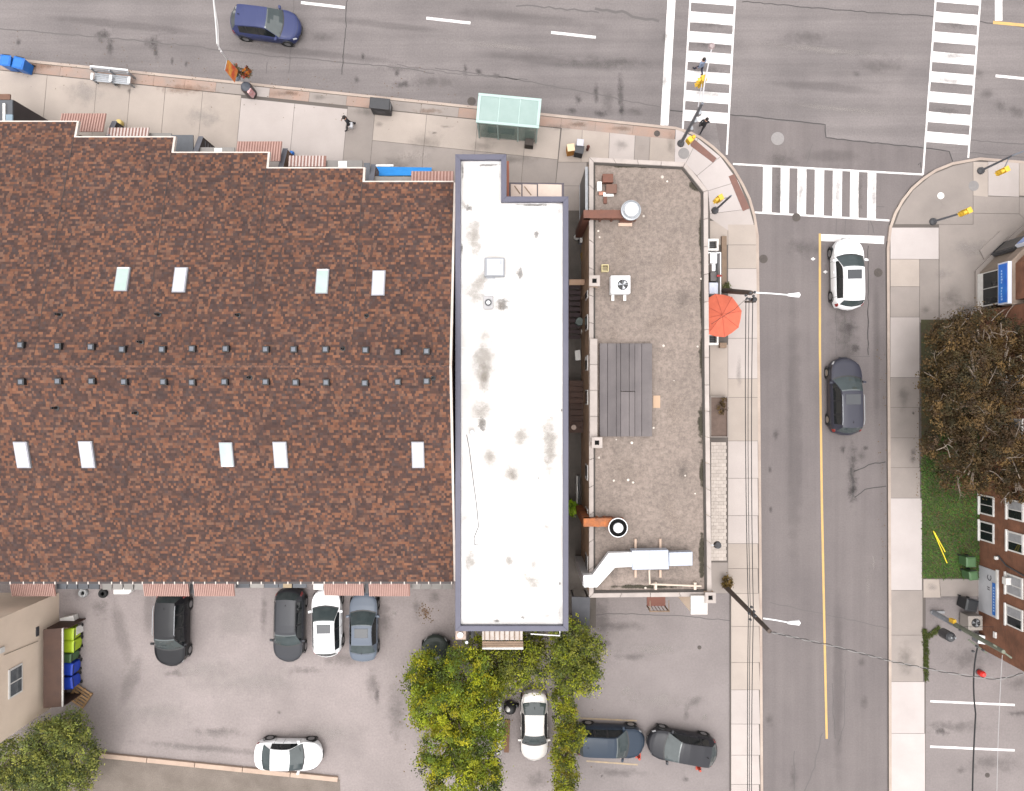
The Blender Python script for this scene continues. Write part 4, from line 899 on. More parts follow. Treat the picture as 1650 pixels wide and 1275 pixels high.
MB().tube([P(1046,918,RGZ+.3),P(1047,941,RGZ+.3),P(1052,941,RGZ+.3),P(1130,944,RGZ+.3)], .055).build('gas_pipe', M('pipe_cream', (.42,.35,.29), None), hv, world=True)
for px in (1055,1118): 
    p = P(px,942,RGZ); BX(p.x-.07,p.x+.07,p.y-.2,p.y+.2,RGZ,RGZ+.3).build('pipe_block', M('pipe_cream', (.42,.35,.29), None), hv, world=True)
# ================================================================ alley clutter
al = .115
dk = thing('alley_deck', 'brown wooden plank landing in the narrow alley', 'deck', P(930,655,al))
for k in range(9):
    a = P(917,613+k*9.4,1.4); b = P(944,613+k*9.4+8.6,1.4)
    BX(a.x,b.x,b.y,a.y,1.3,1.4).build('plank', wood_b, dk, world=True)
for px, py in ((919,617),(941,617),(919,692),(941,692)):
    p = P(px,py,1.3); BX(p.x-.06,p.x+.06,p.y-.06,p.y+.06,al,1.3).build('post', wood_b, dk, world=True)
stt = thing('alley_stair', 'dark wooden stair treads going down into the alley', 'stair', P(925,500,al))
for k in range(10):
    p = P(926,462+k*9,1.6-.14*k); BX(p.x-.34,p.x+.34,p.y-.12,p.y+.12,p.z-.05,p.z).build('tread', M('dark_plum_wood', (.045,.028,.03), (.03,.02,.022), 3, .8), stt, world=True)
for s_ in (-.36,.36):
    a = P(926,462,1.5); b = P(926,545,.25); MB().tube([(a.x+s_,a.y,1.5),(b.x+s_,b.y,.25)], .05,6).build('stringer', wood_b, stt, world=True)
bm = BX(*(lambda a,b:(a.x,b.x,b.y,a.y))(P(917,450,2.4),P(942,459,2.4)),2.3,2.42).build('alley_beam', M('pale_beam', (.36,.24,.17), (.28,.18,.12), 3, .8)); tag(bm, 'pale timber beam spanning the alley between the two walls', 'beam')
def jar(name, label, cat, px, py, zb, prof, m_, group=None):
    p = P(px,py,zb); o = MB().lathe(prof, 16, (p.x,p.y,zb)).build(name, m_); tag(o, label, cat, group); return o
def crate(name, label, cat, px, py, zb, hx, hy, h_, m_, lidm, rot=0, group=None):
    p = P(px,py,zb+h_); t = thing(name, label, cat, (p.x,p.y,zb), R(rot), group)
    BX(-hx,hx,-hy,hy,0,h_*.92).build('body', m_, t, bev=.02); BX(-hx*1.06,hx*1.06,-hy*1.06,hy*1.06,h_*.921,h_).build('lid', lidm, t, bev=.02); return t
crate('storage_box','white storage box in the dark alley below the stair','box',931,572,al,.16,.3,.6,whitep,whitep,4)
crate('storage_box','small white box near the front end of the alley','box',938,385,al,.14,.2,.7,M('grey_box', (.2,.2,.23), None),whitep,0)
crate('storage_box','small yellow box against the brick wall in the alley','box',941,412,al,.16,.24,.5,M('ochre_box', (.3,.2,.06), None),M('ochre_lid', (.22,.14,.05), None),8)
jar('alley_barrel','grey green barrel in the alley beside the stair foot','barrel',932,520,al,[(.25,0),(.28,.3),(.28,.6),(.25,.85),(.2,.86),(.001,.84)],M('barrel_green', (.08,.11,.10), (.11,.13,.125), 4, .6))
jar('alley_pot','round pale lid of a small pot at the lower end of the alley deck','pot',924,688,1.4,[(.12,0),(.15,.25),(.17,.26),(.15,.3),(.001,.29)],M('pot_pale', (.35,.27,.23), None))
for px, py, lb in ((929,383,'white plastic bag heap at the top of the alley'),(937,534,'white plastic bag beside the barrel in the alley')):
    p = P(px,py,al); o = MB().lathe([(.12,0),(.2,.1),(.16,.25),(.06,.36),(.08,.42),(.001,.4)], 9, (p.x,p.y,al)).build('plastic_bag', whitep, smooth=True); tag(o, lb, 'bag')
fr_ = thing('leaning_frames','stack of white edged frames leaning in the alley','frames',P(933,790,al))
for k, (py, h_) in enumerate([(775,.9),(790,1.1),(806,.8)]):
    p = P(934,py,h_); BX(p.x-.18,p.x-.12,p.y-.3,p.y+.3,al,h_).build('frame', whitep, fr_, world=True); BX(p.x-.05,p.x,p.y-.26,p.y+.3,al,h_*.9).build('frame', dgrey, fr_, world=True)
rp = thing('alley_lean_to','flat slate grey lean to roof at the rear of the alley','lean to',P(935,985,0))
MB().prism(PP([(921,961),(951,962),(950,1008),(922,1008)], 2.0), 1.9, 2.0).build('roof', M('lean_to_slate', (.05,.052,.06), (.07,.07,.08), 2, .7, fine=.1), rp, world=True, bev=.02)
for px, py in ((925,965),(948,965),(925,1004),(948,1004)):
    p = P(px,py,1.9); BX(p.x-.05,p.x+.05,p.y-.05,p.y+.05,0,1.9).build('post', dgrey, rp, world=True)
sgn = thing('wall_sign_board','tall dark sign board on the front corner of the gravel roofed building','sign',P(944,318,0))
xg = min(q.x for q in gq)
a = P(952,268,4.6).y; b = P(952,352,4.6).y
MB().add([(xg-.06,b,1.2),(xg-.06,a,1.2),(xg-.06,a,4.5),(xg-.06,b,4.5),(xg-.2,b,1.2),(xg-.2,a,1.2),(xg-.2,a,4.5),(xg-.2,b,4.5)], [(0,1,2,3),(7,6,5,4),(4,5,1,0),(5,6,2,1),(6,7,3,2),(7,4,0,3)]).build('board', M('sign_dark', (.03,.028,.03), None, rough=.4), sgn, world=True)
for z0, z1 in ((1.15,1.2),(4.5,4.56)): BX(xg-.22,xg-.05,b,a,z0,z1).build('frame', steel, sgn, world=True)
# ================================================================ brick apartment building on the right
ab = thing('brick_apartment_building', 'brown brick apartment building at the right edge with white framed windows', 'building', P(1700,760,0))
brn = brick_mat('brown_brick', (.18,.070,.036), (.14,.056,.030), (.13,.075,.05))
AX = P(1576,0,0).x; AY0 = P(0,1042,0).y; AY1 = P(0,502,0).y; AZ = 7.5
BX(AX, AX+14, AY0, AY1, -.02, AZ).build('wall', brn, ab, world=True)
BX(AX-.1, AX+14.1, AY0-.1, AY1+.1, AZ, AZ+.2).build('roof', M('flat_roof_tar', (.06,.055,.05), (.08,.07,.065), 1, .9), ab, world=True)
def awin(py, hy, z0, z1, ac=False, blind=False):
    y = P(0,py,(z0+z1)/2).y; h_ = hy/2
    f_ = BX(AX-.07,AX+.02,y-h_,y+h_,z0,z1).build('window', whitep, ab, world=True, bev=.01)
    k = .1
    for s_ in (0,1):
        ya, yb = (y-h_+k, y-.03) if s_ == 0 else (y+.03, y+h_-k)
        BX(AX-.085,AX-.071,ya,yb,z0+k,z1-k).build('pane', M('blind_glass', (.30,.30,.31), (.2,.2,.21), 4, .3) if (blind or (s_ and z0 > 2)) else glass_d, f_, world=True)
    BX(AX-.16,AX-.071,y-h_-.06,y+h_+.06,z0-.09,z0-.001).build('sill', whitep, f_, world=True)
    if ac:
        BX(AX-.4,AX-.09,y+.0,y+.42,z0+.1,z0+.45).build('window_air_conditioner', whitep, f_, world=True, bev=.02)
awin(814,1.25,.25,1.5); awin(857,1.25,.25,1.5)
awin(822,1.2,2.7,3.95); awin(874,1.2,2.7,3.95); awin(944,1.25,2.6,3.9,True,True); awin(995,1.25,2.6,3.9,False)
awin(690,1.2,2.7,3.9); awin(620,1.2,2.7,3.9)
# white panel, glyphs and blue sign strip beside the door
def wy(py, z): return P(0,py,z).y
pw = BX(AX-.05,AX+.02,wy(992,1.2),wy(917,1.2),.10,1.75).build('white_panel', M('panel_white', (.42,.42,.44), (.36,.36,.38), 2, .6, fine=.05), ab, world=True)
BX(AX-.09,AX-.051,wy(990,1.5)-.02,wy(939,1.5),1.42,1.72).build('sign_strip', M('sign_blue', (.015,.10,.36), (.02,.14,.45), 5, .4), pw, world=True)
for k in range(9):
    y = wy(985-k*4.6,1.55); BX(AX-.097,AX-.091,y,y+.09,1.50,1.62).build('sign_letter', M('letter_pale_blue', (.30,.42,.62), None), pw, world=True)
arc = [(AX-.056, wy(930,1.1)+.18*math.cos(a), 1.12+.16*math.sin(a)) for a in [R(40+28*k) for k in range(11)]]
MB().tube(arc, .028, 6).build('painted_letter', dgrey, pw, world=True)
for dy in (.0,.13): MB().tube([(AX-.056,wy(946,1.05)-dy,.95),(AX-.056,wy(946,1.05)-dy-.02,1.15)], .025, 6).build('painted_letter', dgrey, pw, world=True)
for z0, z1, a, b in ((1.75,1.9,917,996),):
    BX(AX-.12,AX+.0,wy(b,1.7),wy(a,1.7),z0,z1).build('panel_ledge', whitep, pw, world=True, bev=.01)
MB().tube([(AX-.06,wy(896,2.0),1.9),(AX-.08,wy(899,2.0)-.3,2.6),(AX-.08,wy(910,3)-.4,4.2)], .045).build('cable_pipe', dgrey, ab, world=True)
p = (AX-.1,wy(898,1.7),1.75); BX(p[0]-.12,p[0]+.08,p[1]-.1,p[1]+.1,p[2],p[2]+.15).build('wall_lamp', whitep, ab, world=True, bev=.02)
BX(AX-.1,AX+.0,wy(1020,1.3)-.18,wy(1020,1.3)+.18,1.5,1.7).build('meter_box', whitep, ab, world=True)
for px in ():
    pass
# corner shop front
cs = thing('corner_shop', 'brown brick corner shop with blue sign boards above dark shop windows', 'building', P(1640,440,0))
base = PP([(1568,502),(1568,437),(1606,399),(1690,322),(1900,322),(1900,502)], 0)
base[0].y = AY1+.01; base[-1].y = AY1+.01
SH = 2.55
inn = [Vector((q[0],q[1])) for q in inset(base, .02)]
MB().prism(inset(base, .25), -.02, SH).build('shop_wall', M('shop_stone', (.20,.16,.125), (.15,.12,.10), 1.5, .85, fine=.1), cs, world=True)
MB().prism(inset(base, .02), SH-.05, SH+.75).build('cornice', M('shop_cornice', (.23,.18,.145), (.17,.13,.105), 2, .85, fine=.1), cs, world=True, bev=.03)
MB().prism(inset(base, .30), SH+.6, 7.3).build('upper_wall', brn, cs, world=True)
MB().prism(inset(base, .22), 7.3, 7.5).build('roof', M('flat_roof_tar', (.06,.055,.05), None), cs, world=True)
MB().prism(inset(base, .0), -.02, .28).build('plinth', conc_d, cs, world=True)
signb = M('sign_board_blue', (.012,.085,.44), (.012,.16,.52), 1.6, .35)
def signboard(a, b, z0, z1, name, m_):
    a = Vector((a.x,a.y)); b = Vector((b.x,b.y)); d = (b-a).normalized(); nn = Vector((-d.y,d.x))
    if nn.dot(Vector((-1,.4))) < 0: nn = -nn
    def slabq(mat_, n0, n1, za, zb, ma, mb_, nm, par):
        A = a+d*ma; B = b-d*mb_
        return MB().prism([A+nn*n0, B+nn*n0, B+nn*n1, A+nn*n1], za, zb).build(nm, mat_, par, world=True)
    fr = slabq(M('sign_frame_white', (.5,.52,.58), None, rough=.4), .0, .22, z0, z1, .0, .0, name, cs)
    slabq(m_, .221, .245, z0+.08, z1-.07, .1, .1, 'face', fr)
    L_ = (b-a).length; n_ = int((L_-.4)/.17)
    for k in range(n_):
        if k % 6 == 5: continue
        A = a+d*(.25+k*.17); B = A+d*.11; h_ = random.choice([.10,.13,.08])
        MB().prism([A+nn*.246, B+nn*.246, B+nn*.252, A+nn*.252], z0+.30, z0+.30+h_).build('sign_letter', M('letter_light', (.30,.45,.72), None), fr, world=True)
    return fr
pa = P(1568,500,0); pb_ = P(1568,437,0)
signboard(Vector((pa.x,pa.y-.0)), Vector((pb_.x,pb_.y)), SH, SH+.85, 'sign_board', signb)
pc = P(1592,413,0); pd = P(1690,322,0)
signboard(Vector((pc.x,pc.y)), Vector((pd.x,pd.y)), SH, SH+.85, 'sign_board', M('sign_board_pale_blue', (.10,.20,.50), (.26,.30,.50), 2.2, .35))
xs_ = pa.x
sw = BX(xs_+.10,xs_+.24,pa.y+.15,pb_.y-.25,.28,SH-.06).build('shop_window', whitep, cs, world=True)
for y0, y1 in ((pa.y+.22,(pa.y+pb_.y)/2-.06),((pa.y+pb_.y)/2-.0,pb_.y-.32)): BX(xs_+.06,xs_+.099,y0,y1,.85,SH-.12).build('pane', glass_d, sw, world=True)
d_ = Vector((pd.x-pb_.x, pd.y-pb_.y)).normalized(); nn = Vector((-d_.y,d_.x)); 
if nn.x > 0: nn = -nn
dc = Vector((P(1604,401,0).x,P(1604,401,0).y))
dr = MB().prism([dc-d_*.6+nn*.02, dc+d_*.6+nn*.02, dc+d_*.6-nn*.2, dc-d_*.6-nn*.2], .12, 2.3).build('shop_door', dgrey, cs, world=True)
MB().prism([dc-d_*.48+nn*.025, dc+d_*.48+nn*.025, dc+d_*.48+nn*.035, dc-d_*.48+nn*.035], .3, 2.15).build('pane', glass_d, dr, world=True)
MB().prism([dc-d_*1.1+nn*.1, dc+d_*1.1+nn*.1, dc+d_*.9+nn*.7, dc-d_*.9+nn*.7], .1, .2).build('door_step', conc_d, cs, world=True)
# ================================================================ tan stucco house at the lower left
th = thing('tan_stucco_house', 'tan stucco house wall at the lower left with one white window', 'building', P(-60,1080,0))
TX = P(95,0,0).x; TY1 = P(0,955,0).y; TY0 = P(0,1132,0).y
BX(TX-9,TX,TY0,TY1,-.02,6.2).build('wall', stucco, th, world=True)
BX(TX-9.2,TX+.25,TY0-.25,TY1+.25,6.2,6.4).build('roof', M('tan_house_roof', (.07,.06,.055), None), th, world=True)
z0 = 3.4; y = wy(1098,4.0)
f_ = BX(TX-.02,TX+.07,y-.85,y+.85,3.35,4.45).build('window', whitep, th, world=True, bev=.01)
for a, b in ((-.75,-.04),(.04,.75)): BX(TX+.071,TX+.08,y+a,y+b,3.45,4.35).build('pane', M('window_dusk_glass', (.05,.06,.07), (.10,.11,.12), 3, .08, spec=.6), f_, world=True)
y = wy(1016,1.9); BX(TX-.02,TX+.05,y-.28,y+.28,1.9,2.15).build('wall_vent', dgrey, th, world=True)
MB().tube([(TX+.03,wy(1035,2.2),2.0),(TX+.03,wy(1052,4.5),4.8)], .02,6).build('cable', M('cable_tan', (.3,.25,.2), None), th, world=True)
y = wy(1047,5); BX(TX-.02,TX+.12,y-.15,y+.15,4.85,5.2).build('wall_lamp', whitep, th, world=True)
hst = stain_mat('stucco_stain', (.12,.085,.06), .45, 1.0, .6)
# ================================================================ bin shelter
bs = thing('bin_shelter', 'dark brown wooden bin shelter against the tan house wall', 'shelter', P(90,1075,0))
zt = 2.1
q = PP([(72,1015),(96,1012),(100,1017),(97,1136),(93,1141),(69,1141)], zt)
a = P(70,1141,zt); b = P(96,1014,zt)
MB().add([(a.x,a.y,zt-.05),(b.x,a.y,zt-.3),(b.x,b.y,zt-.3),(a.x,b.y,zt-.05),(a.x,a.y,zt+.01),(b.x,a.y,zt-.24),(b.x,b.y,zt-.24),(a.x,b.y,zt+.01)], [(3,2,1,0),(4,5,6,7),(0,1,5,4),(1,2,6,5),(2,3,7,6),(3,0,4,7)]).build('roof', wood_b, bs, world=True)
BX(b.x-.0,b.x+.05,a.y,b.y,zt-.32,zt-.2).build('fascia', whitep, bs, world=True)
BX(a.x,b.x+.3,b.y-.06,b.y,0,zt-.32).build('side_wall', wood_b, bs, world=True); BX(a.x,b.x+.1,a.y,a.y+.06,0,zt-.32).build('side_wall', wood_b, bs, world=True); BX(a.x,a.x+.06,a.y+.06,b.y-.06,0,zt-.32).build('back_wall', wood_b, bs, world=True)
bin_m = {'lime': M('lime_plastic', (.36,.48,.02), (.28,.38,.02), 3, .5), 'blue': M('bin_blue', (.012,.05,.42), (.01,.04,.33), 3, .5), 'green': M('bin_green', (.06,.12,.05), (.045,.09,.04), 3, .5), 'black': M('bin_black', (.014,.015,.017), (.02,.021,.023), 3, .45), 'brightblue': blue_p}
def wheelie(name, label, px, py, h_, rot, col, sz=.3, group=None, zb=0.0, cat='bin'):
    p = P(px,py,zb+h_); t = thing(name, label, cat, (p.x,p.y,zb), R(rot), group); m_ = bin_m[col]
    s2 = sz*.86
    MB().add([(-s2,-s2,.06),(s2,-s2,.06),(s2,s2,.06),(-s2,s2,.06),(-sz,-sz,h_-.08),(sz,-sz,h_-.08),(sz,sz,h_-.08),(-sz,sz,h_-.08)], [(3,2,1,0),(4,5,6,7),(0,1,5,4),(1,2,6,5),(2,3,7,6),(3,0,4,7)]).build('body', m_, t, bev=.02)
    MB().add([(-sz-.03,-sz-.03,h_-.079),(sz+.03,-sz-.03,h_-.079),(sz+.03,sz+.03,h_-.079),(-sz-.03,sz+.03,h_-.079),(-sz*.8,-sz*.8,h_),(sz*.8,-sz*.8,h_),(sz*.8,sz*.8,h_-.02),(-sz*.8,sz*.8,h_-.02)], [(3,2,1,0),(4,5,6,7),(0,1,5,4),(1,2,6,5),(2,3,7,6),(3,0,4,7)]).build('lid', m_, t, bev=.015)
    for s_ in (-1,1): MB().lathe([(.1,-.03),(.1,.03)], 14, (s_*sz*.8,sz*.95,.1), 'y').build('wheel', rubber, t)
    MB().tube([(-sz*.8,sz+.06,h_-.1),(sz*.8,sz+.06,h_-.1)], .02, 6).build('handle', black, t)
    return t
for i, (py, col, lb) in enumerate([(1022,'lime','lime green bin nearest the top of the brown shelter'),(1042,'lime','lime green bin second from the top in the brown shelter'),(1061,'green','dark green bin in the middle of the brown shelter'),(1079,'blue','blue bin just below the green one in the brown shelter'),(1102,'blue','blue bin nearest the pallet in the brown shelter')]):
    wheelie('wheelie_bin', lb, 106+(2 if i < 2 else 0), py, 1.05, -90+random.uniform(-8,8), col, .36 if i != 2 else .27, 'bins in the brown shelter')
crate('storage_box','white rounded box on the ground above the brown shelter','box',108,999,0,.42,.2,.5,whitep,whitep,12)
crate('storage_box','small white box beside the lime bin at the shelter','box',119,1017,0,.18,.24,.7,whitep,whitep,5)
pt = thing('pallet', 'wooden pallet lying by the brown bin shelter', 'pallet', P(130,1121,0), R(-33))
for k in range(6): BX(-.6,.6,-.52+k*.2,-.4+k*.2,.12,.15).build('slat', wood_p, pt)
for k in range(3): BX(-.6+k*.54,-.48+k*.54,-.52,.6,.03,.119).build('stringer', wood_p, pt)
# timber kerb
tk = thing('timber_kerb', 'long pale timber kerb along the lower edge of the parking lot', 'kerb', P(350,1236,0))
for i in range(5):
    t0, t1 = i/5, (i+1)/5
    A = P(160+385*t0, 1217+39*t0, .15); B = P(160+385*t1-1, 1217+39*t1, .15)
    MB().ribbon([A,B], .30, -.03, .17).build('timber', M('timber_pale', (.34,.255,.20), (.26,.19,.15), 1.5, .85, .15, rnd=.06, fine=.12), tk, world=True, bev=.02)
# tyres and boat shape by the row houses
for px, py, lb, m_ in [(134,955,'small round white tyre shaped planter by the row house wall','w'),(166,956,'round black tyre standing by the row house wall','b')]:
    p = P(px,py,.1); o = MB().lathe([(.13,.02),(.28,0),(.3,.1),(.26,.2),(.13,.19),(.12,.1),(.13,.02)], 20, (p.x,p.y,0)).build('old_tyre', rubber if m_ == 'b' else M('tyre_white', (.4,.4,.4), (.05,.05,.05), 9, .7)); tag(o, lb, 'tyre', 'tyres by the row house wall')
p = P(196,952,.5); o = MB().prism([(p.x-.55,p.y-.22),(p.x+.4,p.y-.22),(p.x+.62,p.y-.05),(p.x+.6,p.y+.1),(p.x+.4,p.y+.22),(p.x-.55,p.y+.22)], 0, .5).build('white_cabinet', whitep, bev=.05); tag(o, 'long white cabinet lying below the row house roof edge', 'cabinet')
# ================================================================ grass and plants
def grass_patch(poly, n, h_, name, label, cols):
    q = PP(poly); xs0 = [a.x for a in q]; ys0 = [a.y for a in q]; mb = MB(); cc = []
    def inside(x, y):
        c_ = False
        for i in range(len(q)):
            a, b = q[i], q[i-1]
            if (a.y > y) != (b.y > y) and x < (b.x-a.x)*(y-a.y)/(b.y-a.y)+a.x: c_ = not c_
        return c_
    k = 0
    while k < n:
        x = random.uniform(min(xs0),max(xs0)); y = random.uniform(min(ys0),max(ys0))
        if not inside(x,y): continue
        a = random.uniform(0,6.28); hh = h_*random.uniform(.4,1.2); w_ = .02; le = hh*random.uniform(.3,1.1)
        d = Vector((math.cos(a),math.sin(a))); e = Vector((-d.y,d.x))*w_
        mb.add([(x-e.x,y-e.y,.1),(x+e.x,y+e.y,.1),(x+d.x*le+e.x*.4,y+d.y*le+e.y*.4,.1+hh*.8),(x+d.x*le*1.5,y+d.y*le*1.5,.1+hh*.75)], [(0,1,2),(0,2,3)])
        f = 1+.5*mnoise.noise(Vector((x*.9,y*.9,0))); c = random.choice(cols); cc += [(c[0]*f,c[1]*f,c[2]*f)]*2; k += 1
    me = bpy.data.meshes.new(name); me.from_pydata(mb.v, [], mb.f)
    ca = me.attributes.new('tint','FLOAT_COLOR','FACE'); ca.data.foreach_set('color', [u for c in cc for u in (c[0],c[1],c[2],1)])
    me.materials.append(M('grass_blade', (1,1,1), None, rough=.7, attr='tint', spec=.2))
    o = bpy.data.objects.new(name, me); C.objects.link(o); tag(o, label, 'grass', kind='stuff')
gpoly = [(1482,740),(1500,700),(1580,690),(1577,931),(1484,930)]
struct(MB().sheet(PP([(1482,515),(1590,515),(1578,931),(1484,931)]), .128).build('lawn', M('lawn_soil', (.035,.045,.018), (.05,.035,.02), 1.2, .95, .4, fine=.3)), 'green lawn strip beside the brick apartment building')
grass_patch(gpoly, 16000, .13, 'grass', 'green unmown grass beside the brick apartment building', [(.05,.125,.022),(.07,.155,.028),(.042,.10,.02),(.11,.15,.035)])
grass_patch([(1484,1012),(1491,1012),(1493,1020),(1512,1006),(1512,1016),(1494,1028),(1494,1095),(1488,1095)], 1400, .13, 'weeds', 'narrow line of green weeds along the sidewalk edge', [(.06,.085,.02),(.045,.065,.015),(.09,.09,.03)])
def leafcloud(name, blobs, n, ls, cols, parent, clump=.32, per=22, flat=.5):
    # blobs: (centre Vector, rx, ry, rz); clumps of small leaf faces through each blob's volume
    vv, ff, cc = [], [], []
    tot = sum(b[1]*b[2] for b in blobs)
    for c, rx, ry, rz in blobs:
        nc = max(3, int(n*rx*ry/tot/per))
        for _ in range(nc):
            while True:
                u = Vector((random.uniform(-1,1),random.uniform(-1,1),random.uniform(-1,1)))
                if .1 < u.length < 1: break
            u = u.normalized()*(u.length**.55)
            cl = c+Vector((u.x*rx,u.y*ry,u.z*rz)); base = random.choice(cols); f0 = random.choice([.5,.7,.9,1.0,1.15,1.35,1.6])
            cr = clump*random.uniform(.6,1.3); tilt = Vector((random.gauss(0,.5),random.gauss(0,.5),1))
            for _ in range(per):
                p = cl+Vector((random.gauss(0,cr*.55),random.gauss(0,cr*.55),random.gauss(0,cr*.4)))
                nrm = (tilt+Vector((random.gauss(0,.45),random.gauss(0,.45),random.gauss(0,.3)))).normalized()
                a = nrm.cross(Vector((random.gauss(0,1),random.gauss(0,1),.1))).normalized(); b = nrm.cross(a)
                s_ = ls*random.uniform(.6,1.3); k = len(vv)
                vv += [p-a*s_, p+b*s_*.45, p+a*s_-nrm*s_*.25, p-b*s_*.45]; ff.append((k,k+1,k+2,k+3))
                f = f0*random.uniform(.9,1.1); cc.append((base[0]*f,base[1]*f,base[2]*f))
    me = bpy.data.meshes.new(name); og_ = origin(parent) if parent else Vector()
    me.from_pydata([tuple(v-og_) for v in vv], [], ff)
    ca = me.attributes.new('tint','FLOAT_COLOR','FACE'); ca.data.foreach_set('color', [u for c in cc for u in (c[0],c[1],c[2],1)])
    me.materials.append(leaf_mat)
    o = bpy.data.objects.new(name, me); C.objects.link(o)
    if parent: o.parent = parent
    return o
leaf_mat = M('leaf', (1,1,1), None, rough=.55, attr='tint', spec=.3)
_n, _l = leaf_mat.node_tree.nodes, leaf_mat.node_tree.links
_tr = _n.new('ShaderNodeBsdfTranslucent'); _mx = _n.new('ShaderNodeMixShader'); _mx.inputs[0].default_value = .5
_at = [q for q in _n if q.type == 'ATTRIBUTE'][0]
_l.new(_at.outputs['Color'], _tr.inputs['Color']); _l.new(_n['Principled BSDF'].outputs[0], _mx.inputs[1]); _l.new(_tr.outputs[0], _mx.inputs[2]); _l.new(_mx.outputs[0], _n['Material Output'].inputs[0])
bark = M('bark', (.075,.055,.042), (.045,.034,.027), 5, .9, .5, 25)
bark_p = M('pale_bark', (.26,.21,.17), (.19,.15,.12), 5, .9, .4, 25)
def tree(name, label, base, blobs_px, n, ls, cols, bm=bark, tr=.16, clump=.32, per=22, twigs=0, group=None, cat='tree'):
    b = P(*base, 0); t = thing(name, label, cat, (b.x,b.y,0), group=group)
    bl = [(P(x,y,z), rx/S*(1-z/H), ry/S*(1-z/H), rz) for x, y, z, rx, ry, rz in blobs_px]
    zm = sum(q[0].z for q in bl)/len(bl); fork = Vector((b.x,b.y,zm*.45)); m = MB()
    m.tube([b, Vector((b.x+.05,b.y,zm*.2)), fork], tr*1.25, 10, tr*.8)
    tips = []
    for c, rx, ry, rz in bl:
        mid = fork+(c-fork)*.5+Vector((random.uniform(-.2,.2),random.uniform(-.2,.2),.15))
        m.tube([fork, mid, c], tr*.6, 7, tr*.2)
        for _ in range(3):
            e = c+Vector((random.uniform(-1,1)*rx*.8,random.uniform(-1,1)*ry*.8,random.uniform(0,1)*rz*.8)); m.tube([mid+(c-mid)*.5, (c+e)/2+Vector((0,0,.1)), e], tr*.25, 5, tr*.07); tips.append(e)
    m.build('trunk', bm, t, world=True, smooth=True)
    if twigs:
        tw = MB()
        for _ in range(twigs):
            c, rx, ry, rz = random.choice(bl)
            p = c+Vector((random.uniform(-.8,.8)*rx,random.uniform(-.8,.8)*ry,rz*random.uniform(.45,.95))); a = random.uniform(0,6.28); d = Vector((math.cos(a),math.sin(a),.15)); pts_ = [p]
            for k in range(4):
                d = (d+Vector((random.gauss(0,.3),random.gauss(0,.3),random.gauss(0,.12)))).normalized(); pts_.append(pts_[-1]+d*.22)
                if k in (1,2):
                    e = (d+Vector((random.gauss(0,.6),random.gauss(0,.6),.1))).normalized(); tw.tube([pts_[-1], pts_[-1]+e*.2, pts_[-1]+e*.36+Vector((0,0,.05))], .012, 4, .005)
            tw.tube(pts_, .022, 5, .007)
        tw.build('bare_twigs', M('twig_bark', (.17,.135,.11), (.12,.095,.08), 5, .9), t, world=True)['kind'] = 'stuff'
    leafcloud('crown', bl, n, ls, cols, t, clump, per)
    return t
YG = [(.22,.25,.016),(.28,.29,.018),(.16,.20,.018),(.34,.31,.018),(.10,.14,.018),(.06,.085,.014)]
YGb = [(.15,.145,.015),(.09,.105,.018),(.20,.165,.015),(.065,.085,.018)]
GR = [(.13,.15,.028),(.17,.185,.032),(.085,.105,.024),(.21,.21,.036),(.05,.065,.018)]
tree('yellow_green_tree', 'large yellow green tree left of the white cars at the bottom', (740,1170),
     [(690,1085,3.2,32,34,.9),(700,1130,3.8,38,38,1.0),(745,1090,4.4,42,46,1.2),(735,1150,4.8,48,46,1.2),(775,1130,4.2,34,46,1.0),(720,1205,4.4,42,42,1.1),(765,1210,4.2,40,44,1.1),(735,1262,4.4,48,34,1.1),(780,1262,4,32,32,1),(668,1100,2.6,16,22,.6),(676,1150,2.8,16,20,.6),(690,1235,3.2,18,20,.7),(800,1175,3.4,16,22,.7),(795,1100,3.6,18,18,.7)], 44000, .080, YG, tr=.2, clump=.34, per=50)
tree('leafy_green_tree', 'green tree just behind the rear porch of the white building', (815,1075),
     [(800,1070,3.2,38,30,.9),(835,1060,2.8,34,32,.9),(860,1075,2.6,26,36,.8),(815,1095,3.0,36,26,.8),(770,1050,2.6,26,24,.7),(850,1035,2,36,18,.6)], 11000, .08, GR+YG[:2], tr=.13)
tree('round_green_tree', 'green tree at the corner behind the alley lean to', (925,1065),
     [(920,1035,3.6,34,36,1.0),(945,1055,3.4,28,38,1.0),(925,1085,3.4,36,32,1.0),(905,1060,3.2,20,34,.9),(945,1090,2.8,24,26,.8)], 12000, .08, GR+YG[1:3], tr=.14)
tree('hedge_row', 'narrow yellow green hedge between the silver car and the blue car', (912,1200),
     [(908,1125,2.2,18,22,.7),(912,1160,2.2,20,24,.7),(918,1185,2.4,26,20,.7),(908,1215,2.2,20,24,.7),(912,1250,2.2,20,28,.7),(908,1285,2.2,20,20,.7)], 11000, .075, YGb+YG[:2], tr=.07, clump=.25, cat='hedge')
tree('corner_shrub', 'big green shrub against the tan house at the lower left', (70,1215),
     [(30,1225,2.6,48,38,1.0),(75,1195,3.0,34,34,1.0),(110,1180,2.8,34,34,.9),(125,1220,2.4,34,36,.9),(70,1245,3.0,44,36,1.0),(112,1170,2.4,20,16,.7),(20,1265,2.8,48,30,1),(110,1262,2.4,40,28,.8)], 28000, .075, [(c[0]*1.2,c[1]*1.2,c[2]*1.5) for c in GR], tr=.14, cat='shrub')
BR = [(.098,.060,.024),(.125,.076,.028),(.072,.045,.020),(.075,.054,.022),(.085,.052,.028),(.042,.034,.016)]
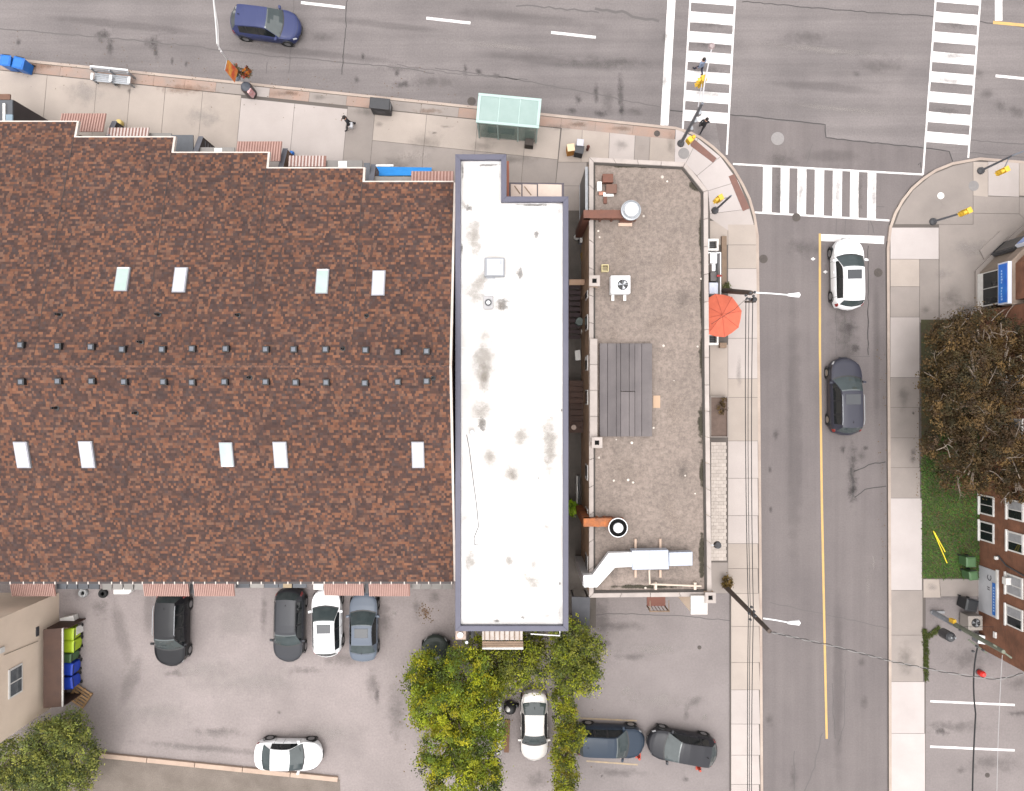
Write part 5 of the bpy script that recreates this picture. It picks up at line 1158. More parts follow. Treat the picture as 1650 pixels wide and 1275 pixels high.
tree('autumn_tree', 'brown autumn tree with bare twigs beside the brick apartment building', (1560,650),
     [(1530,545,4.0,34,36,1),(1575,530,4.4,40,34,1.1),(1625,560,4.6,40,44,1.1),(1560,590,4.8,50,46,1.2),(1515,610,4,28,40,1),(1620,630,4.8,44,50,1.2),(1545,655,4.6,50,44,1.2),(1590,700,4.6,48,46,1.2),(1530,715,4,40,40,1),(1560,765,3.8,44,30,1),(1625,735,4.2,44,42,1.1),(1640,790,4,34,20,.8)], 52000, .075, BR, bark_p, .2, .32, 34, 46)
p = P(922,818,1.6)
pl = thing('alley_plant', 'bright lime green leafy plant in the alley', 'plant', (p.x,p.y,.115))
MB().tube([(p.x,p.y,.12),(p.x+.05,p.y,1.2)], .03, 6, .015).build('stem', bark, pl, world=True)
leafcloud('leaves', [(Vector((p.x+.03,p.y,1.4)),.22,.45,.35)], 500, .11, [(.22,.34,.02),(.17,.28,.02),(.26,.36,.03)], pl, .14, 16)
def bushy(name, label, px, py, z, r, cols, n=500):
    p = P(px,py,z); t = thing(name, label, 'plant', (p.x,p.y,.12))
    MB().tube([(p.x,p.y,.12),(p.x+.03,p.y,z)], .03, 6, .015).build('stem', bark, t, world=True)
    leafcloud('leaves', [(Vector((p.x,p.y,z)),r,r*1.1,r*.7)], n, .06, cols, t, .12, 14)
bushy('dry_plant','dry ochre plant at the foot of the lower utility pole',1172,938,.6,.34,[(.12,.08,.02),(.09,.065,.02),(.15,.095,.03)],700)
bushy('small_plant','small green plant at the foot of the upper utility pole',1172,462,.5,.24,[(.07,.085,.03),(.10,.10,.04)],300)
# ================================================================ vehicles
def paint(name, c, rough=.3, metal=.0): return M(name, c, tuple(k*.93 for k in c), 1.2, rough, metal=metal, coat=.05, spec=.16 if max(c) < .2 else .4)
lamp_w = M('headlight_lens', (.55,.57,.6), None, rough=.1); lamp_r = M('tail_lens', (.22,.012,.012), None, rough=.2)
rim_m = M('alloy_rim', (.30,.30,.31), None, rough=.35, metal=.8)
def interp(tab_, x):
    for i in range(len(tab_)-1):
        (x0,z0),(x1,z1) = tab_[i], tab_[i+1]
        if x0 >= x >= x1: return z0+(z1-z0)*(x0-x)/(x0-x1 if x0 != x1 else 1)
    return tab_[-1][1]
def car(name, label, px, py, L, W, Ht, head, style, pm, sunroof=False, rails=None, group='cars', zb=0.0, cat='car', roofm=None):
    p = P(px, py, .9); t = thing(name, label, cat, (p.x, p.y, zb), R(head), group)
    if style == 'suv':
        prof = [(.5,.56),(.492,.74),(.47,.86),(.43,.93),(.30,1.02),(.225,1.07),(.075,Ht-.07),(.03,Ht-.02),(-.06,Ht),(-.28,Ht-.02),(-.395,Ht-.07),(-.462,1.12),(-.482,1.0),(-.495,.85),(-.5,.6)]
        cowl, wt, rr, rg = .225, .06, -.395, -.462; bz = (.98,1.04); pil = [-.055,-.235]; rp = -.36
    elif style == 'hatch':
        prof = [(.5,.52),(.492,.68),(.47,.79),(.42,.88),(.31,.97),(.24,1.01),(.075,Ht-.07),(.03,Ht-.02),(-.06,Ht),(-.26,Ht-.04),(-.37,Ht-.12),(-.462,1.06),(-.482,.95),(-.495,.8),(-.5,.55)]
        cowl, wt, rr, rg = .24, .06, -.37, -.462; bz = (.93,1.0); pil = [-.05,-.22]; rp = -.33
    else:
        prof = [(.5,.48),(.492,.62),(.47,.71),(.42,.78),(.30,.87),(.215,.91),(.065,Ht-.07),(.02,Ht-.02),(-.05,Ht),(-.16,Ht-.03),(-.22,Ht-.08),(-.355,.99),(-.44,.95),(-.482,.88),(-.495,.75),(-.5,.5)]
        cowl, wt, rr, rg = .215, .055, -.215, -.355; bz = (.86,.93); pil = [-.06]; rp = -.22
    st = sorted(set([round(q,4) for q in [a for a, _ in prof]+[.5-.03*k for k in range(34)]+[cowl,cowl+.02,wt,rr,rg,rp,.455,.478,-.44,-.47,cowl-.05]+[q+s_ for q in pil for s_ in (.012,-.012)]+[q+s_ for q in (.462,rg-.012) for s_ in (.002,-.002)]+[q+s_ for q in (cowl-.05,pil[0],rp+.03) for s_ in (.0025,-.0025)] if -.5 <= q <= .5]), reverse=True)
    st = [s_ for i, s_ in enumerate(st) if i == 0 or st[i-1]-s_ > .002]
    if st[-1] > -.5: st.append(-.5)
    rows = []
    for x in st:
        tt = abs(x)/.5; k = max(0,(tt-.5)/.5)
        wp = 1-(k**2.8)*(.36 if x > 0 else .20)-.02*(k if x < 0 else k)
        w_ = W/2*wp; zt_ = interp(prof, x); bl = bz[0]+(bz[1]-bz[0])*(.5-x)
        zb_ = min(bl, zt_-.05); gh = zt_-zb_
        yb = w_*.985; ye = yb-.05-.40*max(0,gh-.05)
        lo = .20+.16*max(0,(tt-.86)/.14)
        r = [(w_*.93,lo),(w_*.985,max(lo+.02,min(.36,zb_*.55))),(w_,max(lo+.05,min(.62,zb_*.8))),(yb,zb_)]
        for f in (.10,.88): r.append((yb+(ye-yb)*f-(.008 if gh > .2 else 0), zb_+(zt_-.035-zb_)*f))
        r += [(ye,zt_-.03),(ye*.84,zt_-.004),(ye*.44,zt_+.014),(0,zt_+.02)]
        bow = .045*math.exp(-((x-cowl)/.11)**2)+.02*math.exp(-((x-wt)/.05)**2)-.022*math.exp(-((x-rg)/.06)**2)
        swp = .045*max(0,(x-.22)/.28)**1.5 if x > 0 else -.035*max(0,(-x-.28)/.22)**1.5
        def xx(y, j): u = min(1, abs(y)/max(w_,.1)); return (x+(bow*(1-u*u)-bow*.5 if j >= 4 else 0)-swp*u*u)*L
        rows.append([(xx(y,j),y,z) for j, (y, z) in enumerate(r)]+[(xx(y,j),-y,z) for j, (y, z) in list(enumerate(r))[-2::-1]])
    nr = len(rows[0]); parts = {}
    def put(key, quad):
        d = parts.setdefault(key, MB()); d.add(quad, [(0,1,2,3)])
    bv = [q for r in rows for q in r]; bf = []
    for i in range(len(rows)-1):
        xm = (st[i]+st[i+1])/2
        for j in range(nr-1):
            jj = min(j, nr-2-j); sd_ = 0 if j < nr//2 else 1
            key = 'body'
            if jj >= 6:
                if cowl-.004 > xm > wt: key = 'windshield'
                elif cowl+.02 > xm > cowl-.004: key = 'cowl'
                elif rr > xm > rg: key = 'rear_window'
            elif jj == 4 and cowl-.05 > xm > rp:
                seg = sum(1 for q in pil if xm < q)
                key = ('pillar', sd_, seg, [abs(xm-q) < .012 for q in pil].index(True)) if any(abs(xm-q) < .012 for q in pil) else ('side_window', sd_, seg)
            elif jj in (2,3) and xm > .44 and xm < .486: key = ('headlight', sd_)
            elif jj in (2,3) and xm < -.44 and xm > -.49: key = ('taillight', sd_)
            elif jj == 0 and style == 'suv': key = 'sill_trim'
            if key == 'body' and ((jj >= 6 and (abs(xm-.462) < .0021 or (style == 'sedan' and abs(xm-rg+.012) < .0021))) or (1 <= jj <= 3 and min(abs(xm-q) for q in (cowl-.05, pil[0], rp+.03)) < .0026)): key = 'panel_gap'
            q = (i*nr+j, i*nr+j+1, (i+1)*nr+j+1, (i+1)*nr+j)
            if key == 'panel_gap': key = ('panel_gap', round(xm,2), sd_ if jj < 6 else 2)
            if key == 'body': bf.append(q)
            else: put(key, [bv[a] for a in q])
    bf.append(tuple(range(nr))); bf.append(tuple((len(rows)-1)*nr+j for j in range(nr-1,-1,-1)))
    for i in range(len(rows)-1): bf.append((i*nr, (i+1)*nr, (i+1)*nr+nr-1, i*nr+nr-1))
    mb = MB(); mb.add(bv, bf); body = mb.build('body', pm, t, smooth=True)
    mo = body.modifiers.new('split', 'EDGE_SPLIT'); mo.split_angle = R(38)
    for key, d in parts.items():
        nm = key if isinstance(key, str) else key[0]
        mt = {'windshield':glass_car,'rear_window':glass_car,'side_window':glass_side,'cowl':black,'panel_gap':black,'pillar':black,'headlight':lamp_w,'taillight':lamp_r,'sill_trim':black}[nm]
        d.build(nm, mt, t, smooth=True)
    for sx in (.305,-.30):
        for s_ in (-1,1):
            y = s_*(W/2-.10); r_ = .33
            wv = MB().lathe([(r_*.62,-.11),(r_*.96,-.11),(r_,-.08),(r_,.08),(r_*.96,.11),(r_*.62,.11)], 22, (sx*L,y,r_), 'y', False).build('wheel', rubber, t)
            rm = MB().lathe([(.001,.0),(r_*.12,.02),(r_*.58,-.01),(r_*.63,.02)], 20, (sx*L,y+s_*.095,r_), 'y').build('rim', rim_m, wv)
            MB().lathe([(r_+.075,-.035),(r_+.09,.0),(r_+.075,.03)], 22, (sx*L,y+s_*.075,r_+.02), 'y', False).build('wheel_arch', black, t)
    for s_ in (-1,1):
        xm = (cowl-.045)*L; yy = s_*(W/2-.02); zz_ = bz[0]+.06
        MB().add([(xm-.08,yy,zz_-.03),(xm+.08,yy,zz_-.03),(xm+.05,yy+s_*.2,zz_-.02),(xm-.10,yy+s_*.2,zz_-.02),(xm-.08,yy,zz_+.10),(xm+.06,yy,zz_+.08),(xm+.03,yy+s_*.2,zz_+.10),(xm-.10,yy+s_*.2,zz_+.12)],
                 [(0,1,2,3),(7,6,5,4),(0,4,5,1),(1,5,6,2),(2,6,7,3),(3,7,4,0)]).build('side_mirror', pm if s_ > 0 else pm, t, bev=.02)
        for xd in (.02,-.2):
            BX(xd*L-.09,xd*L+.09,s_*(W/2)-.005 if s_ > 0 else -W/2-.02,W/2+.02 if s_ > 0 else -W/2+.005,.80,.83).build('door_handle', pm, t)
        if rails is not None:
            MB().tube([(.02*L,s_*W*.345,Ht-.03),(.0,s_*W*.345,Ht+.045),(-.3*L,s_*W*.345,Ht+.03),(-.36*L,s_*W*.34,Ht-.05)], .022, 6).build('roof_rail', rails, t)
    if sunroof:
        x1, x0 = .025*L, -.105*L
        BX(x0,x1,-W*.24,W*.24,Ht+.004,Ht+.022).build('sunroof', M('sunroof_glass', (.03,.032,.037), None, rough=.08), t, bev=.008)
    MB().add([(-.33*L,-.025,Ht-.04),(-.33*L,.025,Ht-.04),(-.30*L,0,Ht-.03),(-.335*L,0,Ht+.05)], [(0,1,2),(0,3,1),(1,3,2),(2,3,0)]).build('antenna', black, t)
    # wipers
    for s_ in (-.35,.15): MB().tube([((cowl-.005)*L,s_*W,bz[0]+.10),((cowl-.03)*L,s_*W+.38,bz[0]+.19)], .012, 5).build('wiper', black, t)
    # panel gap lines: bonnet edge and grille
    MB().box(.485*L,.501*L,-W*.13,W*.13,.42,.56).build('grille', black, t)
    return t
g1 = 'cars in the parking lot'; g2 = 'cars on the streets'; g3 = 'cars in the rear side lot'
car('parked_car','blue car driving right along the main road at the top',427,36,4.45,1.86,1.60,-7,'hatch',paint('paint_navy',(.032,.039,.098)),group=g2)
car('parked_car','white car with a dark sunroof waiting at the stop line',1368,440,4.55,1.86,1.62,91,'suv',paint('paint_white',(.68,.68,.69),.3,0),True,group=g2)
car('parked_car','dark grey car with roof rails behind the white one on the side street',1364,638,4.95,1.95,1.75,91,'suv',paint('paint_graphite',(.032,.032,.043)),True,steel,group=g2)
car('parked_car','black boxy car with silver roof rails parked by the row houses',275,1014,4.85,1.95,1.80,-91,'suv',paint('paint_black',(.010,.010,.012)),False,steel,group=g1)
car('parked_car','charcoal car with red tail lights parked left of the white one',465,1009,4.70,1.85,1.62,-91,'suv',paint('paint_charcoal',(.030,.031,.036)),False,black,group=g1)
car('parked_car','white car with a sunroof parked between charcoal and blue grey cars',526,1003,4.35,1.80,1.60,91,'suv',paint('paint_white',(.68,.68,.69),.3,0),True,group=g1)
car('parked_car','blue grey sedan with a sunroof parked beside the white car',585,1011,4.45,1.76,1.45,90,'sedan',paint('paint_bluegrey',(.088,.103,.13)),True,group=g1)
car('parked_car','dark green car half hidden under the yellow green tree',701,1080,4.3,1.75,1.48,90,'sedan',paint('paint_darkgreen',(.03,.036,.032)),group=g1)
car('parked_car','white sedan parked across the timber kerb',463,1219,4.35,1.78,1.44,-1,'sedan',paint('paint_white',(.68,.68,.69),.3,0),group=g1)
car('parked_car','silver white sedan parked under the trees beside the hedge',861,1172,4.55,1.70,1.45,-90,'sedan',paint('paint_silver',(.47,.44,.42),.35,.1),group=g3)
car('parked_car','dark blue van beside the hedge at the bottom',983,1196,4.5,1.85,1.70,-2,'suv',paint('paint_blue',(.018,.027,.042)),group=g3)
car('parked_car','dark grey car parked at an angle near the sidewalk at the bottom',1100,1206,4.45,1.84,1.58,170,'hatch',paint('paint_slate',(.02,.02,.024)),group=g3)
for px, py, lb in ((1030,1222,'small red cone cap by the front of the dark blue van'),(1128,1241,'small red cone cap beside the angled grey car')):
    p = P(px,py,.4); t = thing('traffic_cone', lb, 'cone', (p.x,p.y,-.01), group='red cones in the rear lot')
    MB().lathe([(.12,.05),(.10,.3),(.07,.5),(.001,.51)], 14).build('cone_body', M('cone_red', (.32,.035,.015), None, rough=.5), t); BX(-.17,.17,-.17,.17,0,.05).build('foot', M('cone_red', (.3,.04,.02), None), t)
# ================================================================ people
skin_m = M('skin', (.36,.20,.14), None, rough=.6); hair_m = M('dark_hair', (.015,.011,.009), None, rough=.7)
def person(label, px, py, head, top, legs_, shoe, arm=None, lean=.04, stride=.30, zb=0.0):
    p = P(px,py,zb); t = thing('person', label, 'person', (p.x,p.y,zb), R(head), 'people on foot')
    J = {'pel':(0,0,.95,.135,.115),'sp':(.02,0,1.15,.14,.11),'ch':(lean,0,1.36,.165,.12),'nk':(lean+.02,0,1.50,.06,.06),'hd':(lean+.05,0,1.60,.085,.09),'tp':(lean+.05,0,1.70,.075,.085)}
    E = [('pel','sp'),('sp','ch'),('ch','nk'),('nk','hd'),('hd','tp')]
    for s_, n_, f in ((1,'l',1),(-1,'r',-1)):
        J['hp'+n_] = (0,s_*.10,.90,.10,.10); J['kn'+n_] = (f*stride*.45+.05,s_*.10,.50,.068,.068); J['an'+n_] = (f*stride-(.08 if f < 0 else 0),s_*.10,.10+(.06 if f < 0 else 0),.045,.045); J['to'+n_] = (f*stride+.17-(.08 if f < 0 else 0),s_*.11,.045,.04,.035)
        J['sh'+n_] = (lean,s_*.20,1.42,.062,.062); J['el'+n_] = (lean-f*.12,s_*.26,1.15,.048,.048); J['wr'+n_] = (lean-f*.14+.12,s_*.27,.93,.034,.034); J['hn'+n_] = (lean-f*.14+.16,s_*.27,.85,.036,.028)
        E += [('pel','hp'+n_),('hp'+n_,'kn'+n_),('kn'+n_,'an'+n_),('an'+n_,'to'+n_),('ch','sh'+n_),('sh'+n_,'el'+n_),('el'+n_,'wr'+n_),('wr'+n_,'hn'+n_)]
    ks = list(J); me = bpy.data.meshes.new('body'); me.from_pydata([J[k][:3] for k in ks], [(ks.index(a),ks.index(b)) for a, b in E], [])
    o = bpy.data.objects.new('body', me); C.objects.link(o); o.modifiers.new('skin','SKIN'); o.modifiers.new('sub','SUBSURF').levels = 1
    for i, k in enumerate(ks): me.skin_vertices[0].data[i].radius = J[k][3:5]
    me.skin_vertices[0].data[0].use_root = True
    dg = bpy.context.evaluated_depsgraph_get(); me2 = bpy.data.meshes.new_from_object(o.evaluated_get(dg)); bpy.data.objects.remove(o)
    me2.name = 'body'; me2.materials.clear()
    for m_ in (top, legs_, skin_m, shoe): me2.materials.append(m_)
    for q in me2.polygons:
        c = q.center; q.use_smooth = True
        q.material_index = 3 if c.z < .11 else (2 if c.z > 1.49 else (2 if (abs(c.y) > .2 and c.z < .95) else (1 if c.z < .93 else 0)))
    b = bpy.data.objects.new('body', me2); C.objects.link(b); b.parent = t
    hx, hz = lean+.05, 1.645
    MB().lathe([(.001,.125),(.06,.112),(.095,.07),(.108,.01),(.10,-.05)], 14, (hx-.018,0,hz)).build('hair', hair_m, t, smooth=True)
    MB().lathe([(.001,.03),(.016,0),(.012,-.02)], 6, (hx+.105,0,hz-.04)).build('nose', skin_m, t)
    for s_ in (-1,1):
        w0 = J['hn'+('l' if s_ > 0 else 'r')]
        h_ = MB()
        for k in range(4): h_.tube([(w0[0]+.028-.018*k,w0[1],w0[2]-.01),(w0[0]+.034-.018*k,w0[1]-s_*.008,w0[2]-.06),(w0[0]+.036-.018*k,w0[1]-s_*.03,w0[2]-.085-.012*(k in (1,2)))], .0085, 5, .006)
        h_.tube([(w0[0]+.03,w0[1],w0[2]+.02),(w0[0]+.058,w0[1]-s_*.012,w0[2]-.02),(w0[0]+.06,w0[1]-s_*.02,w0[2]-.045)], .0095, 5, .007)
        h_.build('fingers', skin_m, t)
    return t
dk_c = M('black_cloth', (.012,.012,.015), (.02,.02,.024), 8, .9); gy_c = M('blue_grey_cloth', (.14,.17,.24), None, rough=.9); wh_c = M('white_cloth', (.5,.5,.52), None, rough=.9); nv_c = M('navy_cloth', (.015,.018,.04), None, rough=.9)
t = person('person in black walking on the sidewalk carrying a white bag', 566, 205, 200, dk_c, dk_c, dk_c, zb=.12)
bg_ = thing('carried_bag', 'white bag carried by the person on the sidewalk', 'bag', P(566.5,203,.5))
p = P(566,203,.5); MB().add([(p.x-.12,p.y-.16,.45),(p.x+.12,p.y-.16,.45),(p.x+.12,p.y+.1,.45),(p.x-.12,p.y+.1,.45),(p.x-.15,p.y-.18,.8),(p.x+.15,p.y-.18,.8),(p.x+.15,p.y+.12,.85),(p.x-.15,p.y+.12,.85)], [(3,2,1,0),(4,5,6,7),(0,1,5,4),(1,2,6,5),(2,3,7,6),(3,0,4,7)]).build('bag_body', wh_c, bg_, world=True, bev=.03)
MB().tube([(p.x-.1,p.y,.82),(p.x,p.y+.02,1.0),(p.x+.1,p.y,.82)], .012, 5).build('strap', wh_c, bg_, world=True)
person('person in a blue grey top walking over the left crosswalk', 1124, 117, 120, gy_c, nv_c, dk_c)
person('person in black stepping off the corner into the crosswalk', 1127, 210, 70, dk_c, dk_c, dk_c, stride=.22)
# ================================================================ street furniture
def frame2(pa, pb):
    d = Vector((pb.x-pa.x, pb.y-pa.y)); return math.atan2(d.y, d.x)
RA = -math.atan(.1037)                 # direction of the kerb
bench = thing('street_bench', 'silver metal street bench facing the shops', 'bench', P(188,128,.12), RA)
for k in range(5): BX(-1.15,1.15,-.42+k*.11,-.33+k*.11,.42,.45).build('seat_slat', steel, bench)
for k in range(3): BX(-1.15,1.15,.16+k*.035,.19+k*.035,.52+k*.14,.62+k*.14).build('back_slat', steel, bench)
BX(-1.2,1.2,.27,.36,.86,.92).build('back_rail', whitem, bench)
for x in (-1.18,0,1.18):
    BX(x-.08,x+.08,-.42,.0,.62,.67).build('armrest', whitem, bench, bev=.015); BX(x-.05,x+.05,-.42,-.34,0,.62).build('leg', steel, bench); BX(x-.05,x+.05,.15,.25,0,.86).build('leg', steel, bench)
wheelie('wheelie_bin','bright blue bin nearest the left edge on the sidewalk',7,96,1.05,RA*57-0,'brightblue',.32,'blue bins on the sidewalk',.12)
wheelie('wheelie_bin','bright blue bin right of its twin near the street bench',28,100,1.05,RA*57-8,'brightblue',.34,'blue bins on the sidewalk',.12)
lb_ = thing('litter_bin', 'black rectangular litter bin by the kerb', 'litter bin', P(617,178,.12), RA)
BX(-.6,.6,-.32,.32,0,1.0).build('body', M('bin_charcoal', (.03,.03,.034), (.022,.022,.025), 4, .5), lb_, bev=.03); BX(-.64,.64,-.35,.35,1.0,1.12).build('lid', M('bin_charcoal', (.03,.03,.034), None), lb_, bev=.05)
for s_ in (-1,1): BX(s_*.62-.015,s_*.62+.015,-.2,.2,.6,.85).build('flap', steel, lb_)
BX(-.3,.3,-.335,-.321,.3,.7).build('notice_panel', dgrey, lb_)
# bus shelter
shl = thing('bus_shelter', 'pale green glass bus shelter on the sidewalk', 'bus shelter', P(820,205,.12), RA*.9)
gl = M('green_roof_glass', (.19,.265,.248), (.235,.31,.292), 1.2, .15, spec=.5, alpha=.86); gl2 = M('green_wall_glass', (.10,.20,.18), None, rough=.05, spec=.6, alpha=.45); fm = M('mint_frame', (.29,.375,.355), (.25,.335,.315), 2, .4)
zt = 2.5; hx, hy = 1.92, .90; oy = .02; 
BX(-hx+.18,hx-.18,-hy+.16+oy,hy-.16+oy,zt,zt+.03).build('roof_glass', gl, shl)
for a in ((-hx,hx,hy-.16,hy),(-hx,hx,-hy,-hy+.16)): BX(a[0],a[1],a[2]+oy,a[3]+oy,zt-.06,zt+.06).build('roof_frame', fm, shl, bev=.02)
for a in ((-hx,-hx+.18),(hx-.18,hx)): BX(a[0],a[1],-hy+.16+oy,hy-.16+oy,zt-.055,zt+.055).build('roof_frame', fm, shl, bev=.02)
for k in (-.6,.65): BX(k-.02,k+.02,-hy+.16+oy,hy-.16+oy,zt+.031,zt+.05).build('roof_bar', fm, shl)
for x in (-hx+.1,-.6,.65,hx-.1):
    BX(x-.04,x+.04,-hy+.03,-hy+.11,0,zt-.06).build('post', fm, shl)
    BX(x-.04,x+.04,hy-.11,hy-.03,0,zt-.06).build('post', fm, shl) if abs(x) > 1 else None
for a, b in ((-hx+.14,-.64),(-.56,.61),(.69,hx-.14)): BX(a,b,-hy+.06,-hy+.08,.2,zt-.2).build('wall_glass', gl2, shl)
for s_ in (-1,1): BX(s_*(hx-.1)-.01,s_*(hx-.1)+.01,-hy+.12,hy-.12,.2,zt-.2).build('wall_glass', gl2, shl)
BX(-1.3,.4,-.6,-.25,.42,.47).build('bench_seat', dgrey, shl)
for x in (-1.2,.3): BX(x-.04,x+.04,-.5,-.35,0,.42).build('bench_leg', dgrey, shl)
crate('shelter_bin','dark bin under the corner of the bus shelter','bin',853,228,.12,.26,.2,.75,M('brown_black', (.03,.024,.02), None),M('brown_black2', (.05,.04,.035), None),-6)
# newspaper boxes
nb_ = 'newspaper boxes near the corner'
crate('newspaper_box','cream and orange newspaper box near the front corner','newspaper box',920,237,.12,.22,.22,.95,M('box_orange', (.36,.16,.03), None),M('box_cream', (.5,.38,.25), None),8,nb_)
crate('newspaper_box','black newspaper box right of the orange one','newspaper box',934,240,.12,.26,.24,.9,M('box_black', (.03,.03,.034), None),M('box_black_lid', (.05,.05,.055), None),-12,nb_)
crate('newspaper_box','pale blue newspaper box behind the black one','newspaper box',935,229,.12,.2,.2,1.0,M('box_pale', (.3,.33,.42), None),M('box_pale_lid', (.36,.36,.40), None),-6,nb_)
p = P(946.5,241,.12); o = MB().lathe([(.1,0),(.08,.4),(.12,.5),(.05,.75),(.001,.76)], 12, (p.x,p.y,.12)).build('bollard', M('bollard_brown', (.12,.05,.04), None)); tag(o, 'short reddish brown bollard beside the newspaper boxes', 'bollard')
# lamp post with banner and flower baskets
lp = thing('lamp_post', 'white lamp post with banner and flower baskets by the kerb', 'lamp post', P(401,141,.12))
b0 = P(401,141,.12); t0 = P(356,82,5.6); z5 = t0.z
MB().tube([b0, b0+Vector((0,0,.5)), Vector((t0.x,t0.y,z5))], .085, 10, .05).build('pole', M('pole_white', (.42,.41,.41), None, rough=.5), lp, world=True)
MB().lathe([(.16,0),(.14,.3),(.1,.35)], 12, tuple(b0)).build('pole_foot', dgrey, lp, world=True)
MB().tube([(t0.x,t0.y,z5-.1),P(350,70,6.0),P(348,40,6.4),P(343,-12,6.6)], .05, 8, .04).build('arm', M('pole_white', (.42,.41,.41), None), lp, world=True)
MB().tube([P(353,80,5.4),P(351,40,6.1),P(345,0,6.5)], .025, 6).build('arm_brace', M('pole_white', (.42,.41,.41), None), lp, world=True)
e = P(342,-20,6.6); MB().lathe([(.001,.1),(.15,.06),(.2,-.03),(.001,-.06)], 12, tuple(e)).build('lamp_head', whitem, lp, world=True)
def along(f): return b0+(t0-b0)*f
c = along(.80); dv = Vector((-.5,-.25,0))
MB().add([c, c+Vector((-.15,-.6,-.05)), c+Vector((-.1,-.75,-1.3)), c+Vector((.1,-.05,-1.3)), c+Vector((.02,.02,0)), c+Vector((-.13,-.58,-.05)), c+Vector((-.08,-.73,-1.3)), c+Vector((.12,-.03,-1.3))], [(0,1,2,3),(7,6,5,4),(0,4,5,1),(1,5,6,2),(2,6,7,3),(3,7,4,0)]).build('banner', M('banner_autumn', (.60,.30,.05), (.42,.06,.03), 1.6, .8, contrast=.12), lp, world=True)
MB().tube([c, c+Vector((-.16,-.62,-.05))], .02, 6).build('banner_arm', steel, lp, world=True)
for px, py, z_, nm in ((398,117,2.6,1),(379,114,3.0,0)):
    q = P(px,py,z_); MB().tube([along((z_-.1)/5.6), q+Vector((0,0,.1))], .02, 6).build('basket_arm', steel, lp, world=True)
    bk = MB().lathe([(.1,-.25),(.28,0),(.3,.05),(.001,.03)], 16, tuple(q)).build('basket', M('basket_brown', (.06,.04,.02), None), lp, world=True)
    leafcloud('flowers', [(q+Vector((0,0,.12)),.36,.36,.22)], 420, .06, [(.09,.085,.015),(.13,.10,.02),(.05,.055,.015),(.36,.12,.015),(.30,.04,.02)] if nm else [(.05,.06,.02),(.07,.06,.03),(.14,.05,.03)], bk, .1, 14)
q = P(381,124,2.4); MB().lathe([(.001,.16),(.2,.1),(.22,-.1),(.001,-.16)], 14, tuple(q)).build('lantern', M('lantern_grey', (.12,.14,.17), None, rough=.3), lp, world=True)
sb_ = thing('street_kiosk', 'dark rounded waste kiosk with a red and white stripe at the lamp post foot', 'kiosk', P(406,151,.12), R(-25))
MB().lathe([(.34,0),(.36,.9),(.3,1.05),(.001,1.1)], 18).build('body', M('kiosk_brown', (.06,.045,.045), (.045,.035,.035), 3, .5), sb_, smooth=False); BX(.22,.37,-.3,.05,.3,1.06).build('stripe_panel', M('kiosk_red_white', (.42,.07,.08), (.5,.45,.45), 5, .5), sb_, bev=.02)
MB().lathe([(.30,1.06),(.2,1.13),(.001,1.15)], 18).build('cap', M('kiosk_cap', (.05,.055,.07), None, rough=.4), sb_)
# traffic signals
pole_m = M('signal_pole_grey', (.13,.135,.155), (.10,.105,.12), 4, .5, metal=.3)
def signal_head(c, d, parent, m_=yellow_h, h_=.95):
    d = Vector((d[0],d[1],0)).normalized(); n_ = Vector((-d.y,d.x,0))
    mb = MB().obox((c.x,c.y), (d.x,d.y), .14, .17, c.z-h_/2, c.z+h_/2); o = mb.build('signal_head', m_, parent, world=True, bev=.02)
    for k in range(3):
        q = c+d*.15; q.z = c.z+h_*(.32-.32*k)
        u = [q+n_*(.11*math.cos(a))+Vector((0,0,.11*math.sin(a))) for a in [math.pi*i/6 for i in range(7)]]; v = [w_+d*.2-Vector((0,0,.03)) for w_ in u]
        MB().add(u+v, [(i,i+1,i+8,i+7) for i in range(6)]).build('visor', m_, o, world=True)
        MB().obox((q.x,q.y), (d.x,d.y), .012, .09, q.z-.09, q.z+.09).build('lens', [M('lens_red', (.12,.01,.01), None), M('lens_amber', (.15,.07,.01), None), M('lens_green', (.01,.10,.06), None)][k], o, world=True)
    return o
ts = thing('traffic_signal', 'grey traffic signal mast with yellow head reaching over the left crosswalk', 'traffic signal', P(1097,231,.12), group='traffic signals')
b0 = P(1097,231,.12); t0 = P(1132,166,5.4)
MB().tube([b0, t0], .11, 10, .08).build('pole', pole_m, ts, world=True)
MB().lathe([(.24,0),(.22,.12),(.14,.2)], 12, tuple(b0)).build('pole_foot', dgrey, ts, world=True)
MB().tube([t0-Vector((0,0,.2)), P(1135,135,5.7), P(1141,105,5.9), P(1147,76,6.0)], .05, 8, .035).build('arm', M('arm_pale', (.36,.35,.36), None, rough=.5), ts, world=True)
MB().tube([P(1125,172,4.9), P(1131,133,5.3)], .03, 6).build('arm_brace', M('arm_pale', (.36,.35,.36), None), ts, world=True)
e = P(1147,74,6.0); MB().lathe([(.001,.14),(.14,.1),(.2,0),(.16,-.1),(.001,-.12)], 14, tuple(e)).build('camera_dome', M('dome_pinkish', (.34,.27,.27), (.1,.08,.08), 8, .4), ts, world=True)
signal_head(P(1131,131,5.2), (-1,-.2), ts)
signal_head(P(1111,226,2.9), (.8,.6), ts, h_=.5)
for k, z_ in ((0,2.2),(1,3.2),(2,4.2)):
    q = b0+(t0-b0)*(z_/5.3); MB().obox((q.x+.12,q.y), (1,.3), .1, .13, z_-.2, z_+.2).build('control_box', steel, ts, world=True, bev=.02)
